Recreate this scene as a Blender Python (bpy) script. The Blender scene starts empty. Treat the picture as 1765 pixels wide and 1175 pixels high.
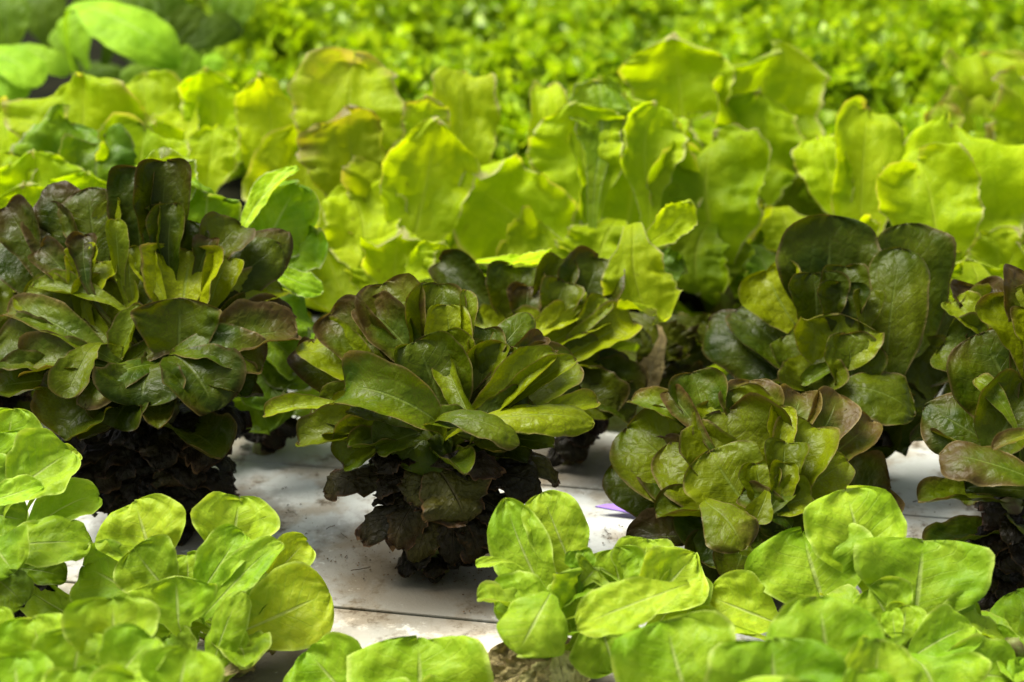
import bpy, math, random
import numpy as np

# ---------------------------------------------------------------- camera, sky, sun, exposure
SC = bpy.context.scene
COL = SC.collection
R = math.radians
CAMH, PITCH, LENS = 0.75, R(22.0), 70.0
cam_data = bpy.data.cameras.new('camera')
cam_data.lens = LENS; cam_data.sensor_width = 36.0
cam_data.clip_start = 0.05; cam_data.clip_end = 200.0
cam_data.dof.use_dof = True
cam_data.dof.focus_distance = 1.50
cam_data.dof.aperture_fstop = 4.8
cam_data.dof.aperture_blades = 0
cam = bpy.data.objects.new('camera', cam_data)
cam.location = (0, 0, CAMH); cam.rotation_euler = (math.pi/2 - PITCH, 0, 0)
COL.objects.link(cam); SC.camera = cam

SUN_EL, SUN_AZ = R(61), R(-68)          # azimuth measured from +Y (away from the camera) towards +X
world = bpy.data.worlds.new('World'); SC.world = world
world.use_nodes = True
wn = world.node_tree
sky = wn.nodes.new('ShaderNodeTexSky'); sky.sky_type = 'NISHITA'; sky.sun_disc = False
sky.sun_elevation = SUN_EL; sky.sun_rotation = SUN_AZ
sky.air_density = 1.0; sky.dust_density = 3.0; sky.ozone_density = 0.6
hs = wn.nodes.new('ShaderNodeHueSaturation'); hs.inputs['Saturation'].default_value = .35   # hazy, milky sky
wn.links.new(sky.outputs[0], hs.inputs['Color'])
bg = wn.nodes['Background']; bg.inputs['Strength'].default_value = 0.038
wn.links.new(hs.outputs[0], bg.inputs['Color'])
sun_d = bpy.data.lights.new('sun', 'SUN'); sun_d.energy = 1.5; sun_d.angle = R(34); sun_d.color = (1.0, 0.95, 0.86)
sun = bpy.data.objects.new('sun', sun_d)
sd = np.array([math.sin(SUN_AZ)*math.cos(SUN_EL), math.cos(SUN_AZ)*math.cos(SUN_EL), math.sin(SUN_EL)])
from mathutils import Vector
sun.rotation_euler = Vector(sd).to_track_quat('Z', 'Y').to_euler(); sun.location = (0, 1, 4)
COL.objects.link(sun)
SC.view_settings.view_transform = 'Standard'; SC.view_settings.look = 'None'
SC.view_settings.exposure = 2.8; SC.view_settings.gamma = 1.0
SC.view_settings.use_curve_mapping = False
SC.cycles.max_bounces = 8; SC.cycles.diffuse_bounces = 4; SC.cycles.glossy_bounces = 3
SC.cycles.transmission_bounces = 5; SC.cycles.transparent_max_bounces = 8
SC.cycles.use_denoising = True

# ---------------------------------------------------------------- surveying: photo pixel + distance -> point of the place
FPX = 1765/36.0*LENS
RIGHT = np.array([1., 0, 0]); UPC = np.array([0, math.sin(PITCH), math.cos(PITCH)])
FWD = np.array([0, math.cos(PITCH), -math.sin(PITCH)]); CAMP = np.array([0, 0, CAMH])

def ray(px, py):
    return FWD + (px-882.5)/FPX*RIGHT - (py-587.5)/FPX*UPC
def at(px, py, Y):
    d = ray(px, py); return CAMP + d*(Y/d[1])
def ground(px, py, z=0.0):
    d = ray(px, py); return CAMP + d*((z-CAMH)/d[2])
def unit(v):
    v = np.asarray(v, float); return v/max(1e-9, np.linalg.norm(v))

# ---------------------------------------------------------------- object helpers
def mesh_np(name, V, Q, uv=None, smooth=True):
    me = bpy.data.meshes.new(name)
    V = np.asarray(V, np.float32); Q = np.asarray(Q, np.int32)
    k = Q.shape[1]
    me.vertices.add(len(V)); me.vertices.foreach_set('co', V.ravel())
    me.loops.add(Q.size); me.loops.foreach_set('vertex_index', Q.ravel())
    me.polygons.add(len(Q))
    me.polygons.foreach_set('loop_start', np.arange(0, Q.size, k, dtype=np.int32))
    me.polygons.foreach_set('loop_total', np.full(len(Q), k, np.int32))
    me.polygons.foreach_set('use_smooth', np.full(len(Q), smooth, bool))
    if uv is not None:
        l = me.uv_layers.new(name='UVMap')
        l.data.foreach_set('uv', np.asarray(uv, np.float32)[Q.ravel()].ravel())
    me.update(calc_edges=True)
    return me

def link(name, me, mat, parent=None, loc=(0, 0, 0)):
    o = bpy.data.objects.new(name, me); COL.objects.link(o)
    if mat is not None: me.materials.append(mat)
    o.location = tuple(float(c) for c in loc)
    if parent is not None: o.parent = parent
    return o
def thing(name, label, cat, loc, group=None):
    o = bpy.data.objects.new(name, None); COL.objects.link(o)
    o.empty_display_size = 0.03
    o.location = tuple(float(c) for c in loc); o['label'] = label; o['category'] = cat
    if group: o['group'] = group
    return o

# ---------------------------------------------------------------- materials
class G:
    """tiny node-graph helper"""
    def __init__(s, name):
        s.m = bpy.data.materials.new(name); s.m.use_nodes = True
        s.t = s.m.node_tree; s.t.nodes.clear()
    def n(s, t, **kw):
        x = s.t.nodes.new(t)
        for k, v in kw.items(): setattr(x, k, v)
        return x
    def put(s, sock, v):
        if v is None: return
        if isinstance(v, (int, float)): sock.default_value = v
        elif isinstance(v, tuple): sock.default_value = v if len(v) == len(sock.default_value) else v+(1.0,)
        else: s.t.links.new(v, sock)
    def mth(s, op, a, b=None, c=None, clamp=False):
        x = s.n('ShaderNodeMath', operation=op, use_clamp=clamp)
        s.put(x.inputs[0], a); s.put(x.inputs[1], b); s.put(x.inputs[2], c)
        return x.outputs[0]
    def ss(s, v, a, b, lo=0.0, hi=1.0):
        x = s.n('ShaderNodeMapRange', interpolation_type='SMOOTHSTEP')
        s.put(x.inputs['Value'], v); s.put(x.inputs['From Min'], a); s.put(x.inputs['From Max'], b)
        s.put(x.inputs['To Min'], lo); s.put(x.inputs['To Max'], hi)
        return x.outputs[0]
    def mix(s, f, a, b, mode='MIX'):
        x = s.n('ShaderNodeMix', data_type='RGBA', blend_type=mode)
        s.put(x.inputs[0], f); s.put(x.inputs[6], a); s.put(x.inputs[7], b)
        return x.outputs[2]
    def noise(s, vec, scale, detail=3.0, rough=0.55):
        x = s.n('ShaderNodeTexNoise'); s.put(x.inputs['Vector'], vec)
        x.inputs['Scale'].default_value = scale; x.inputs['Detail'].default_value = detail
        x.inputs['Roughness'].default_value = rough
        return x.outputs[0]
    def voro(s, vec, scale, feature='DISTANCE_TO_EDGE'):
        x = s.n('ShaderNodeTexVoronoi', feature=feature); s.put(x.inputs['Vector'], vec)
        x.inputs['Scale'].default_value = scale
        return x.outputs['Distance']

DIM = .64      # overall reflectance of the foliage
def leaf_material(name, green_lo, green_hi, yellow, tint, rib, rough=0.42, spec=0.35, trans=0.42, tcol=(1.25, 1.15, 0.45),
                  vein_k=9.0, blister=120.0, bump=0.5, spots=0.0, vein_dark=0.0, rimc=None):
    g = G(name)
    tc = g.n('ShaderNodeTexCoord'); oi = g.n('ShaderNodeObjectInfo')
    sep = g.n('ShaderNodeSeparateXYZ'); g.put(sep.inputs[0], tc.outputs['UV'])
    U, Vv = sep.outputs[0], sep.outputs[1]
    ob = tc.outputs['Object']
    off = g.n('ShaderNodeVectorMath', operation='ADD'); g.put(off.inputs[0], ob)
    cx = g.n('ShaderNodeCombineXYZ')
    for i in range(3): g.put(cx.inputs[i], g.mth('MULTIPLY', oi.outputs['Random'], 7.0+3*i))
    g.put(off.inputs[1], cx.outputs[0]); P = off.outputs[0]
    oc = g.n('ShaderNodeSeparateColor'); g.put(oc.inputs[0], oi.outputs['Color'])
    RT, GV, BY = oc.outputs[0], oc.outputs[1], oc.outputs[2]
    cent = g.mth('SUBTRACT', U, 0.5)
    x = g.mth('MULTIPLY', g.mth('ABSOLUTE', cent), 2.0)
    n1 = g.noise(P, 26.0, 4.0); n2 = g.noise(P, 90.0, 4.0, .6); n3 = g.noise(P, 11.0, 2.0)
    # midrib and side veins
    ribw = g.mth('MULTIPLY_ADD', Vv, -0.055, 0.075)
    ribm = g.mth('SUBTRACT', 1.0, g.ss(g.mth('DIVIDE', x, ribw), 0.25, 1.0))
    ribm = g.mth('MULTIPLY', ribm, g.mth('SUBTRACT', 1.0, g.ss(Vv, .55, .92)))
    side = g.mth('MULTIPLY', g.mth('GREATER_THAN', U, 0.5), 0.43)
    q = g.mth('SUBTRACT', Vv, g.mth('MULTIPLY', g.mth('POWER', x, 0.85), 0.34))
    q = g.mth('MULTIPLY_ADD', q, vein_k, side)
    q = g.mth('MULTIPLY_ADD', g.mth('SUBTRACT', n1, .5), 1.1, q)
    w = g.mth('ABSOLUTE', g.mth('SUBTRACT', g.mth('FRACT', q), 0.5))
    vein = g.mth('SUBTRACT', 1.0, g.ss(w, 0.0, 0.075))
    vein = g.mth('MULTIPLY', vein, g.ss(x, 1.0, .55))
    dist = g.n('ShaderNodeVectorMath', operation='MULTIPLY_ADD')
    nz = g.n('ShaderNodeTexNoise'); g.put(nz.inputs['Vector'], P); nz.inputs['Scale'].default_value = 60.0
    g.put(dist.inputs[0], nz.outputs['Color']); dist.inputs[1].default_value = (.006, .006, .006); g.put(dist.inputs[2], P)
    PD = dist.outputs[0]
    v1 = g.voro(PD, blister); v2 = g.voro(PD, blister*3.1)
    net = g.mth('SUBTRACT', 1.0, g.ss(v1, 0.0, 0.10)); net2 = g.mth('SUBTRACT', 1.0, g.ss(v2, 0.0, 0.12))
    # colour
    c = g.mix(g.ss(n1, .3, .7), green_lo, green_hi)
    yl = g.mth('ADD', g.mth('MULTIPLY', BY, .75), g.mth('MULTIPLY', g.mth('SUBTRACT', n3, .5), .8), clamp=True)
    c = g.mix(yl, c, yellow)
    edge = g.mth('ADD', g.mth('MULTIPLY', g.mth('POWER', x, 2.5), .50), g.mth('MULTIPLY', g.mth('POWER', Vv, 2.0), .50))
    tm = g.mth('ADD', g.mth('MULTIPLY_ADD', RT, 1.15, -0.84), g.mth('ADD', edge, g.mth('MULTIPLY', g.mth('SUBTRACT', n1, .5), 1.5)))
    tm = g.ss(tm, 0.05, .75)
    rim = g.mth('MULTIPLY', g.ss(g.mth('MAXIMUM', x, g.ss(Vv, .90, 1.0)), .90, 1.0), g.mth('MULTIPLY', g.ss(RT, 0.02, .3), g.ss(n2, .35, .6)))
    tm = g.mth('MAXIMUM', tm, g.mth('MULTIPLY', rim, .9))
    tm = g.mth('MULTIPLY', tm, g.ss(n2, .05, .55, .45, .95))
    tintn = g.mix(g.ss(n3, .35, .65), tint, tuple(t*1.3 for t in tint))
    c = g.mix(g.mth('MULTIPLY', tm, g.ss(RT, 0.0, .15)), c, tintn)
    netc = g.mth('MULTIPLY', net, .22 if vein_dark <= 0 else .10)
    c = g.mix(netc, c, green_lo if vein_dark <= 0 else tint)
    c = g.mix(g.mth('MULTIPLY', vein, .10 if vein_dark <= 0 else .12), c, rib)
    c = g.mix(g.mth('MULTIPLY', ribm, .5), c, rib)
    if rimc is not None:
        rm = g.mth('MULTIPLY', g.ss(g.mth('MAXIMUM', x, g.ss(Vv, .92, 1.0)), .90, 1.0), g.ss(n1, .35, .6))
        c = g.mix(g.mth('MULTIPLY', rm, .8), c, rimc)
    if vein_dark > 0:
        c = g.mix(g.mth('MULTIPLY', g.mth('MULTIPLY', net2, g.ss(n1, .4, .6)), vein_dark), c, tint)
    if spots > 0:
        sp = g.mth('MULTIPLY', g.ss(n2, .62, .72), g.ss(g.noise(P, 17.0, 2.0), .5, .62))
        c = g.mix(g.mth('MULTIPLY', sp, spots), c, (.10, .055, .02))
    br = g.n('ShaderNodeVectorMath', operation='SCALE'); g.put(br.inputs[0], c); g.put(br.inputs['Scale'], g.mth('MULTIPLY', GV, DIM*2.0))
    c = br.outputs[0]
    # relief
    h = g.mth('MULTIPLY', g.ss(v1, 0.0, .35), .55)
    h = g.mth('ADD', h, g.mth('MULTIPLY', g.ss(v2, 0, .3), .10))
    h = g.mth('SUBTRACT', h, g.mth('MULTIPLY', vein, .18))
    h = g.mth('SUBTRACT', h, g.mth('MULTIPLY', ribm, .8))
    h = g.mth('ADD', h, g.mth('MULTIPLY', n1, .8))
    bp = g.n('ShaderNodeBump'); bp.inputs['Strength'].default_value = bump; bp.inputs['Distance'].default_value = 0.0022
    g.put(bp.inputs['Height'], h)
    pr = g.n('ShaderNodeBsdfPrincipled'); g.put(pr.inputs['Base Color'], c)
    g.put(pr.inputs['Roughness'], g.ss(n2, .2, .8, rough-.08, rough+.14)); pr.inputs['Specular IOR Level'].default_value = spec*.42
    g.put(pr.inputs['Normal'], bp.outputs[0])
    tr = g.n('ShaderNodeBsdfTranslucent')
    tcm = g.mix(1.0, c, tcol+(1.0,), 'MULTIPLY'); g.put(tr.inputs['Color'], tcm); g.put(tr.inputs['Normal'], bp.outputs[0])
    ms = g.n('ShaderNodeMixShader'); ms.inputs[0].default_value = trans
    g.t.links.new(pr.outputs[0], ms.inputs[1]); g.t.links.new(tr.outputs[0], ms.inputs[2])
    out = g.n('ShaderNodeOutputMaterial'); g.t.links.new(ms.outputs[0], out.inputs[0])
    return g.m

M = {}
M['butter'] = leaf_material('butterhead_leaf', (.20, .42, .008), (.37, .58, .030), (.55, .65, .030), (.30, .30, .05), (.62, .72, .26),
                            rough=.46, spec=.26, trans=.42, tcol=(1.15, 1.05, .35), blister=75, bump=.5, rimc=(.62, .78, .16))  # rimc puts the light on the leaf edges into the colour
M['romaine'] = leaf_material('red_romaine_leaf', (.030, .062, .001), (.100, .148, .001), (.350, .400, .001), (.075, .046, .013), (.20, .27, .05),
                             rough=.36, spec=.22, trans=.27, tcol=(1.25, 1.15, .25), blister=105, bump=.38, vein_dark=.3, rimc=(.24, .19, .07))
M['yellow'] = leaf_material('loose_leaf_lettuce_leaf', (.30, .52, .002), (.50, .72, .003), (.70, .82, .020), (.46, .36, .10), (.62, .76, .06),
                            rough=.50, spec=.22, trans=.56, tcol=(1.22, 1.15, .15), blister=60, bump=.45, spots=.45, rimc=(.72, .66, .34))  # pale rimc: brightness of edges rolled to the light, painted in
M['green'] = leaf_material('green_lettuce_leaf', (.15, .34, .004), (.29, .48, .007), (.44, .56, .006), (.30, .26, .12), (.50, .62, .22),
                           rough=.45, spec=.35, trans=.42, tcol=(1.15, 1.05, .35), blister=70, bump=.5, spots=.3, rimc=(.62, .66, .34))
M['broad'] = leaf_material('broad_green_leaf', (.16, .36, .006), (.32, .58, .02), (.48, .74, .05), (.2, .2, .05), (.45, .65, .16),
                           rough=.5, spec=.12, trans=.35, tcol=(1.15, 1.1, .3), blister=50, bump=.5)
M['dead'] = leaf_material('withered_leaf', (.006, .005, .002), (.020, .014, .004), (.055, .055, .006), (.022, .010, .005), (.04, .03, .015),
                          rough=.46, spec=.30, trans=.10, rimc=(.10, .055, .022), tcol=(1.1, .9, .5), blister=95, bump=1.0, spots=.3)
M['dry'] = leaf_material('dried_leaf', (.16, .11, .05), (.34, .27, .12), (.42, .42, .16), (.10, .05, .03), (.42, .36, .2),
                         rough=.7, spec=.15, trans=.2, tcol=(1.1, 1, .6), blister=95, bump=1.0, spots=1.0)

def simple(name, col, rough=.6, spec=.3, bump=0, bscale=100, col2=None, nscale=30):
    g = G(name); tc = g.n('ShaderNodeTexCoord')
    pr = g.n('ShaderNodeBsdfPrincipled'); out = g.n('ShaderNodeOutputMaterial')
    if col2: g.put(pr.inputs['Base Color'], g.mix(g.ss(g.noise(tc.outputs['Object'], nscale, 4), .35, .65), col, col2))
    else: g.put(pr.inputs['Base Color'], col)
    pr.inputs['Roughness'].default_value = rough; pr.inputs['Specular IOR Level'].default_value = spec*.42
    if bump:
        bp = g.n('ShaderNodeBump'); bp.inputs['Strength'].default_value = bump; bp.inputs['Distance'].default_value = .001
        g.put(bp.inputs['Height'], g.noise(tc.outputs['Object'], bscale, 4)); g.put(pr.inputs['Normal'], bp.outputs[0])
    g.t.links.new(pr.outputs[0], out.inputs[0]); return g.m
M['stem'] = simple('lettuce_stem', (.16, .20, .05), .5, .3, .5, 200, (.07, .05, .02), 60)
M['floor'] = simple('greenhouse_floor', (.035, .035, .028), .95, .05, .5, 20, (.018, .02, .014), 6)
M['bed'] = simple('gap_shade_black', (.004, .005, .002), .9, .05, .5, 30, (.009, .009, .004), 20)  # near-black colour stands in for deep shade between the back plants
M['table'] = simple('table_frame', (.30, .31, .30), .5, .4)
M['tag'] = simple('purple_plastic', (.26, .16, .52), .35, .5)
M['soil'] = simple('soil_crumb', (.030, .022, .014), .9, .1, col2=(.10, .06, .03), nscale=80)

def raft_material():
    g = G('white_raft_plastic'); tc = g.n('ShaderNodeTexCoord'); geo = g.n('ShaderNodeNewGeometry'); oi = g.n('ShaderNodeObjectInfo')
    P = geo.outputs['Position']
    n1 = g.noise(P, 7, 5, .6); n2 = g.noise(P, 45, 5, .75); n3 = g.noise(P, 400, 3); n4 = g.noise(P, 22, 4, .6)
    oc = g.n('ShaderNodeSeparateColor'); g.put(oc.inputs[0], oi.outputs['Color'])
    c = g.mix(oc.outputs[0], (.415, .435, .415), (.50, .465, .385))
    c = g.mix(g.mth('MULTIPLY', g.ss(n1, .38, .62), .65), c, (.31, .33, .29))
    c = g.mix(g.mth('MULTIPLY', g.ss(n4, .44, .66), .62), c, (.23, .18, .11))
    dirt = g.mth('MULTIPLY', g.ss(n2, .50, .66), g.ss(n4, .43, .58))
    c = g.mix(g.mth('MULTIPLY', dirt, .9), c, (.08, .06, .035))
    c = g.mix(g.mth('MULTIPLY', g.ss(n3, .62, .75), .25), c, (.12, .12, .1))
    # dirty rings where the plants stand
    tot = None
    for (x, y, r) in SPOTS:
        d = g.n('ShaderNodeVectorMath', operation='DISTANCE'); g.put(d.inputs[0], P); d.inputs[1].default_value = (x, y, 0)
        f = g.ss(d.outputs['Value'], r, r*.35)
        tot = f if tot is None else g.mth('MAXIMUM', tot, f)
    f = g.mth('MULTIPLY', tot, g.ss(g.mth('ADD', n2, g.mth('MULTIPLY', tot, .30)), .50, .66))
    c = g.mix(g.mth('MULTIPLY', f, .85), c, (.06, .045, .025))
    pr = g.n('ShaderNodeBsdfPrincipled'); g.put(pr.inputs['Base Color'], c)
    pr.inputs['Roughness'].default_value = .8; pr.inputs['Specular IOR Level'].default_value = .12
    bp = g.n('ShaderNodeBump'); bp.inputs['Strength'].default_value = .7; bp.inputs['Distance'].default_value = .0015
    g.put(bp.inputs['Height'], g.mth('ADD', n2, g.mth('MULTIPLY', n3, .35))); g.put(pr.inputs['Normal'], bp.outputs[0])
    out = g.n('ShaderNodeOutputMaterial'); g.t.links.new(pr.outputs[0], out.inputs[0]); return g.m

# ---------------------------------------------------------------- one leaf
SHAPES = {   # petiole, widest point, rise power, tip exponents
    'r': (.30, .56, .90, 2.1, 2.15), 'o': (.46, .63, .95, 2.3, 2.3), 'p': (.36, .50, 1.0, 1.5, 1.35), 'f': (.40, .58, .85, 2.05, 1.85)}
def smooth(a, b, x):
    t = np.clip((x-a)/(b-a), 0, 1); return t*t*(3-2*t)

def leaf_mesh(Dl, N, W, rng, shape='r', bow=0., cup=.4, eL=0., eR=0., tipc=0., sway=0., twist=0., ruf=.02, rf=2.5,
              puck=.02, lobe=0., fold=0., ns=22, nu=17, anchor=None):
    """Dl: base->tip vector, N: face normal (any length), W: full width; all metres. Returns a mesh about the base."""
    L = np.linalg.norm(Dl); D = Dl/L
    N = N - D*np.dot(N, D); N = unit(N); Bx = np.cross(D, N)
    p, sm, q, e1, e2 = SHAPES[shape]
    k = int(ns*.55)
    s = np.concatenate([np.linspace(0, sm, k, endpoint=False), sm+(1-sm)*np.sin(np.linspace(0, math.pi/2, ns-k))])
    f = np.where(s < sm, p+(1-p)*np.sin(np.pi/2*np.clip(s/sm, 0, 1))**q,
                 np.clip(1-np.clip((s-sm)/(1-sm), 0, 1)**e1, 0, 1)**(1/e2))
    f = np.maximum(f, .012)
    th = bow*(1-2*s)+tipc*smooth(.6, 1.0, s)*1.6
    ds = np.diff(s)
    tm = (th[1:]+th[:-1])/2
    mx = np.concatenate([[0], np.cumsum(np.cos(tm)*ds)]); mz = np.concatenate([[0], np.cumsum(np.sin(tm)*ds)])
    tb = bow*(1-2*s); tbm = (tb[1:]+tb[:-1])/2
    ref = np.array([np.sum(np.cos(tbm)*ds), np.sum(np.sin(tbm)*ds)]); rl = np.hypot(*ref)
    mx = mx/rl*L; mz = mz/rl*L
    u = np.linspace(-1, 1, nu); u = np.sign(u)*np.abs(u)**.92
    a = np.abs(u)
    S, U_ = np.meshgrid(s, u, indexing='ij')
    A = np.abs(U_)
    edge = np.where(U_ < 0, eL, eR)
    phr = rng.uniform(0, 6.28, 12)
    phi = cup*(.35+.65*smooth(0, .35, S))*A + edge*smooth(.45, 1., A)*smooth(.1, .45, S) + fold*np.minimum(A*6, 1)
    # integrate across
    du = np.diff(u)
    phm = (phi[:, 1:]+phi[:, :-1])/2
    sgn = np.where((u[1:]+u[:-1]) > 0, 1., -1.)
    cxs = np.concatenate([np.zeros((len(s), 1)), np.cumsum(np.cos(phm)*du, 1)], 1)
    czs = np.concatenate([np.zeros((len(s), 1)), np.cumsum(np.sin(phm)*sgn*du, 1)], 1)
    mid = nu//2
    cxs -= cxs[:, mid:mid+1]; czs -= czs[:, mid:mid+1]
    hw = W/2*f*(1+.10*np.sin(2.1*s*6.28/2+phr[0])*smooth(.3, .8, s))
    HW = hw[:, None]*np.ones_like(U_)
    # ragged outline
    if lobe > 0:
        lob = (np.sin(S*rf*14+phr[1]+U_*1.5)*.5+np.sin(S*rf*31+phr[2]+U_*3)*.35+np.sin(S*rf*67+phr[3])*.2)
        HW = HW*(1+lobe*lob*smooth(.6, 1, A))
        tipl = (np.sin(U_*7+phr[4])+.7*np.sin(U_*15+phr[5])+.5*np.sin(U_*31+phr[6]))
    else:
        lob = (np.sin(S*9+phr[1])*.6+np.sin(S*23+phr[2])*.25)*np.sign(U_)
        HW = HW*(1+.035*lob*smooth(.5, 1, A)); tipl = np.sin(U_*3+phr[4])*.35
    X = cxs*HW; Z = czs*HW
    # along-leaf coordinate, tips lobed
    lenadd = (max(lobe, .015)*0.6*L)*tipl*smooth(.75, 1., S)*smooth(1.0, .0, A)*.6
    rw = np.sin(S*rf*6.28+phr[7]+np.where(U_ < 0, 0, 2.2)+U_*1.2)*.6+np.sin(S*rf*2.3*6.28+phr[8]+U_*2)*.3+np.sin(S*rf*4.7*6.28+phr[10]+U_*3)*.16*(1 if lobe > 0 else .4)
    Z += ruf*W*rw*A**1.8*smooth(.05, .35, S)
    px_ = S*L/max(W, 1e-4)
    pk = (np.sin(px_*9+U_*4+phr[9])*np.sin(U_*7-px_*3+phr[3])+.6*np.sin(px_*17-U_*8+phr[5])*np.sin(U_*13+px_*5+phr[2])
          + .35*np.sin(px_*31+U_*13+phr[6])*np.sin(U_*23-px_*11+phr[8]))
    Z += puck*W*pk*smooth(0, .25, A)*smooth(.1, .3, S)
    if lobe > 0:      # slack, billowing blade
        Z += .075*W*np.sin(U_*2.6+phr[10]+S*3)*np.sin(S*5.2+phr[11])*smooth(.1, .35, S)*smooth(0, .3, A)
        X += .05*W*np.sin(S*7+phr[4])*A*smooth(.2, .5, S)
    # midrib stands out a little
    Z -= .012*W*np.exp(-(U_/.07)**2)*(1-S)
    tw = twist*(S-.3)
    X, Z = X*np.cos(tw)-Z*np.sin(tw), X*np.sin(tw)+Z*np.cos(tw)
    cT, sT = np.cos(th)[:, None], np.sin(th)[:, None]
    MX = mx[:, None]+lenadd*cT - Z*sT; MZ = mz[:, None]+lenadd*sT + Z*cT
    SX = X + sway*L*(4*S*(1-S)*.7)
    V = MX[..., None]*D+MZ[..., None]*N+SX[..., None]*Bx
    if anchor is not None:      # the stalk runs on down to the stem
        row = V[0]; c0 = row.mean(0); rel = row-c0; T0 = V[1].mean(0)-c0; T0 = unit(T0)*np.linalg.norm(anchor)*.45
        ext = []
        for t in (0, .2, .4, .6, .8):
            ctr = (1-t)**2*anchor+2*t*(1-t)*(c0-T0)+t*t*c0
            ext.append(ctr+rel*(.13+.8*t**2.6))
        V = np.concatenate([np.array(ext), V], 0)
        S = np.concatenate([np.zeros((5, S.shape[1])), S], 0); U_ = np.concatenate([U_[:5], U_], 0)
    n, m = S.shape
    idx = np.arange(n*m).reshape(n, m)
    Q = np.stack([idx[:-1, :-1], idx[:-1, 1:], idx[1:, 1:], idx[1:, :-1]], -1).reshape(-1, 4)
    uv = np.stack([(U_+1)/2, S], -1).reshape(-1, 2)
    return mesh_np('leaf', V.reshape(-1, 3), Q, uv)

KIND = {
    'butter':  dict(shape='r', cup=1.25, puck=.040, ruf=.06, rf=1.4, eL=-.75, eR=-.75, tipc=-.2, bow=.08),
    'romaine': dict(shape='o', cup=1.3, puck=.024, ruf=.06, rf=1.6, eL=-.35, eR=-.35, tipc=-.15, bow=.12),
    'yellow':  dict(shape='f', cup=.60, puck=.024, ruf=.15, rf=1.7, lobe=.095, tipc=-.05, bow=.08, ns=34, nu=25),
    'green':   dict(shape='f', cup=.30, puck=.026, ruf=.09, rf=1.6, lobe=.04, tipc=-.05, bow=.1, ns=28, nu=21),
    'broad':   dict(shape='r', cup=-.2, puck=.02, ruf=.03, rf=1.2, tipc=-.3, bow=.35),
    'dead':    dict(shape='o', cup=-.45, puck=.040, ruf=.14, rf=2.3, lobe=.09, tipc=-.5, bow=.40),
    'dry':     dict(shape='o', cup=.6, puck=.09, ruf=.16, rf=3.0, lobe=.10, tipc=-.3, bow=.3),
}
COLD = {'butter': (0, .5, .2), 'romaine': (.3, .5, .1), 'yellow': (.1, .5, .4), 'green': (.0, .5, .2), 'broad': (0, .5, .3),
        'dead': (.5, .5, 0), 'dry': (.3, .5, .2)}
WIDE = {'yellow': 1.08, 'green': 1.06, 'butter': 1.0, 'romaine': 1.10}
seed = [11]
def put_leaf(root, P0, kind, base, tip, N, W, name=None, **o):
    seed[0] += 1; rng = np.random.RandomState(seed[0])
    k = dict(KIND[kind]); c = list(COLD[kind])
    mat = o.pop('mat', kind)
    for i, key in enumerate(('r', 'g', 'y')):
        if key in o: c[i] = o.pop(key)
    k.update({a: b for a, b in o.items()})
    for key, j in (('cup', .12), ('tipc', .12), ('bow', .07), ('eL', .12), ('eR', .12)):
        k[key] = k.get(key, 0)+rng.uniform(-j, j)
    if kind in ('yellow', 'green'):
        k['tipc'] += rng.choice([-.7, -.3, .25, .6, .9])*rng.uniform(.5, 1); k['twist'] = k.get('twist', 0)+rng.uniform(-.5, .5)
        k['eL'] += rng.choice([-1.3, -.6, .5, 1.1])*rng.uniform(.5, 1); k['eR'] += rng.choice([-1.3, -.6, .5, 1.1])*rng.uniform(.5, 1)
        k['sway'] = rng.uniform(-.10, .10)
    k['sway'] = k.get('sway', 0)+rng.uniform(-.05, .05); k['twist'] = k.get('twist', 0)+rng.uniform(-.25, .25)
    me = leaf_mesh(tip-base, N, W, rng, **k)
    nm = name or ('withered_leaf' if kind == 'dead' else 'dried_leaf' if kind == 'dry' else 'leaf')
    ob = link(nm, me, M[mat], root, base-P0)
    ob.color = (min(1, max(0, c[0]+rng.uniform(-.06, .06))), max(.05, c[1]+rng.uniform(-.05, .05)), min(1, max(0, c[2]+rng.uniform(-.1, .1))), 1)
    return ob

def stem(root, h, r):
    n = 12; rings = 7; V = []
    for i in range(rings):
        t = i/(rings-1); rr = r*(1.15-.45*t)*(1+.12*math.sin(i*2.3))
        for j in range(n):
            a = j/n*2*math.pi; V.append((rr*math.cos(a)+.004*math.sin(i*1.7), rr*math.sin(a), h*t-.004*(i == 0)))
    V.append((0, 0, h+.004))
    Q = [(i*n+j, i*n+(j+1) % n, (i+1)*n+(j+1) % n, (i+1)*n+j) for i in range(rings-1) for j in range(n)]
    T = [(V.__len__()-1, (rings-1)*n+j, (rings-1)*n+(j+1) % n) for j in range(n)]
    me = bpy.data.meshes.new('stem'); me.from_pydata(V, [], Q+T)
    for p in me.polygons: p.use_smooth = True
    link('stem', me, M['stem'], root)

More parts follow.
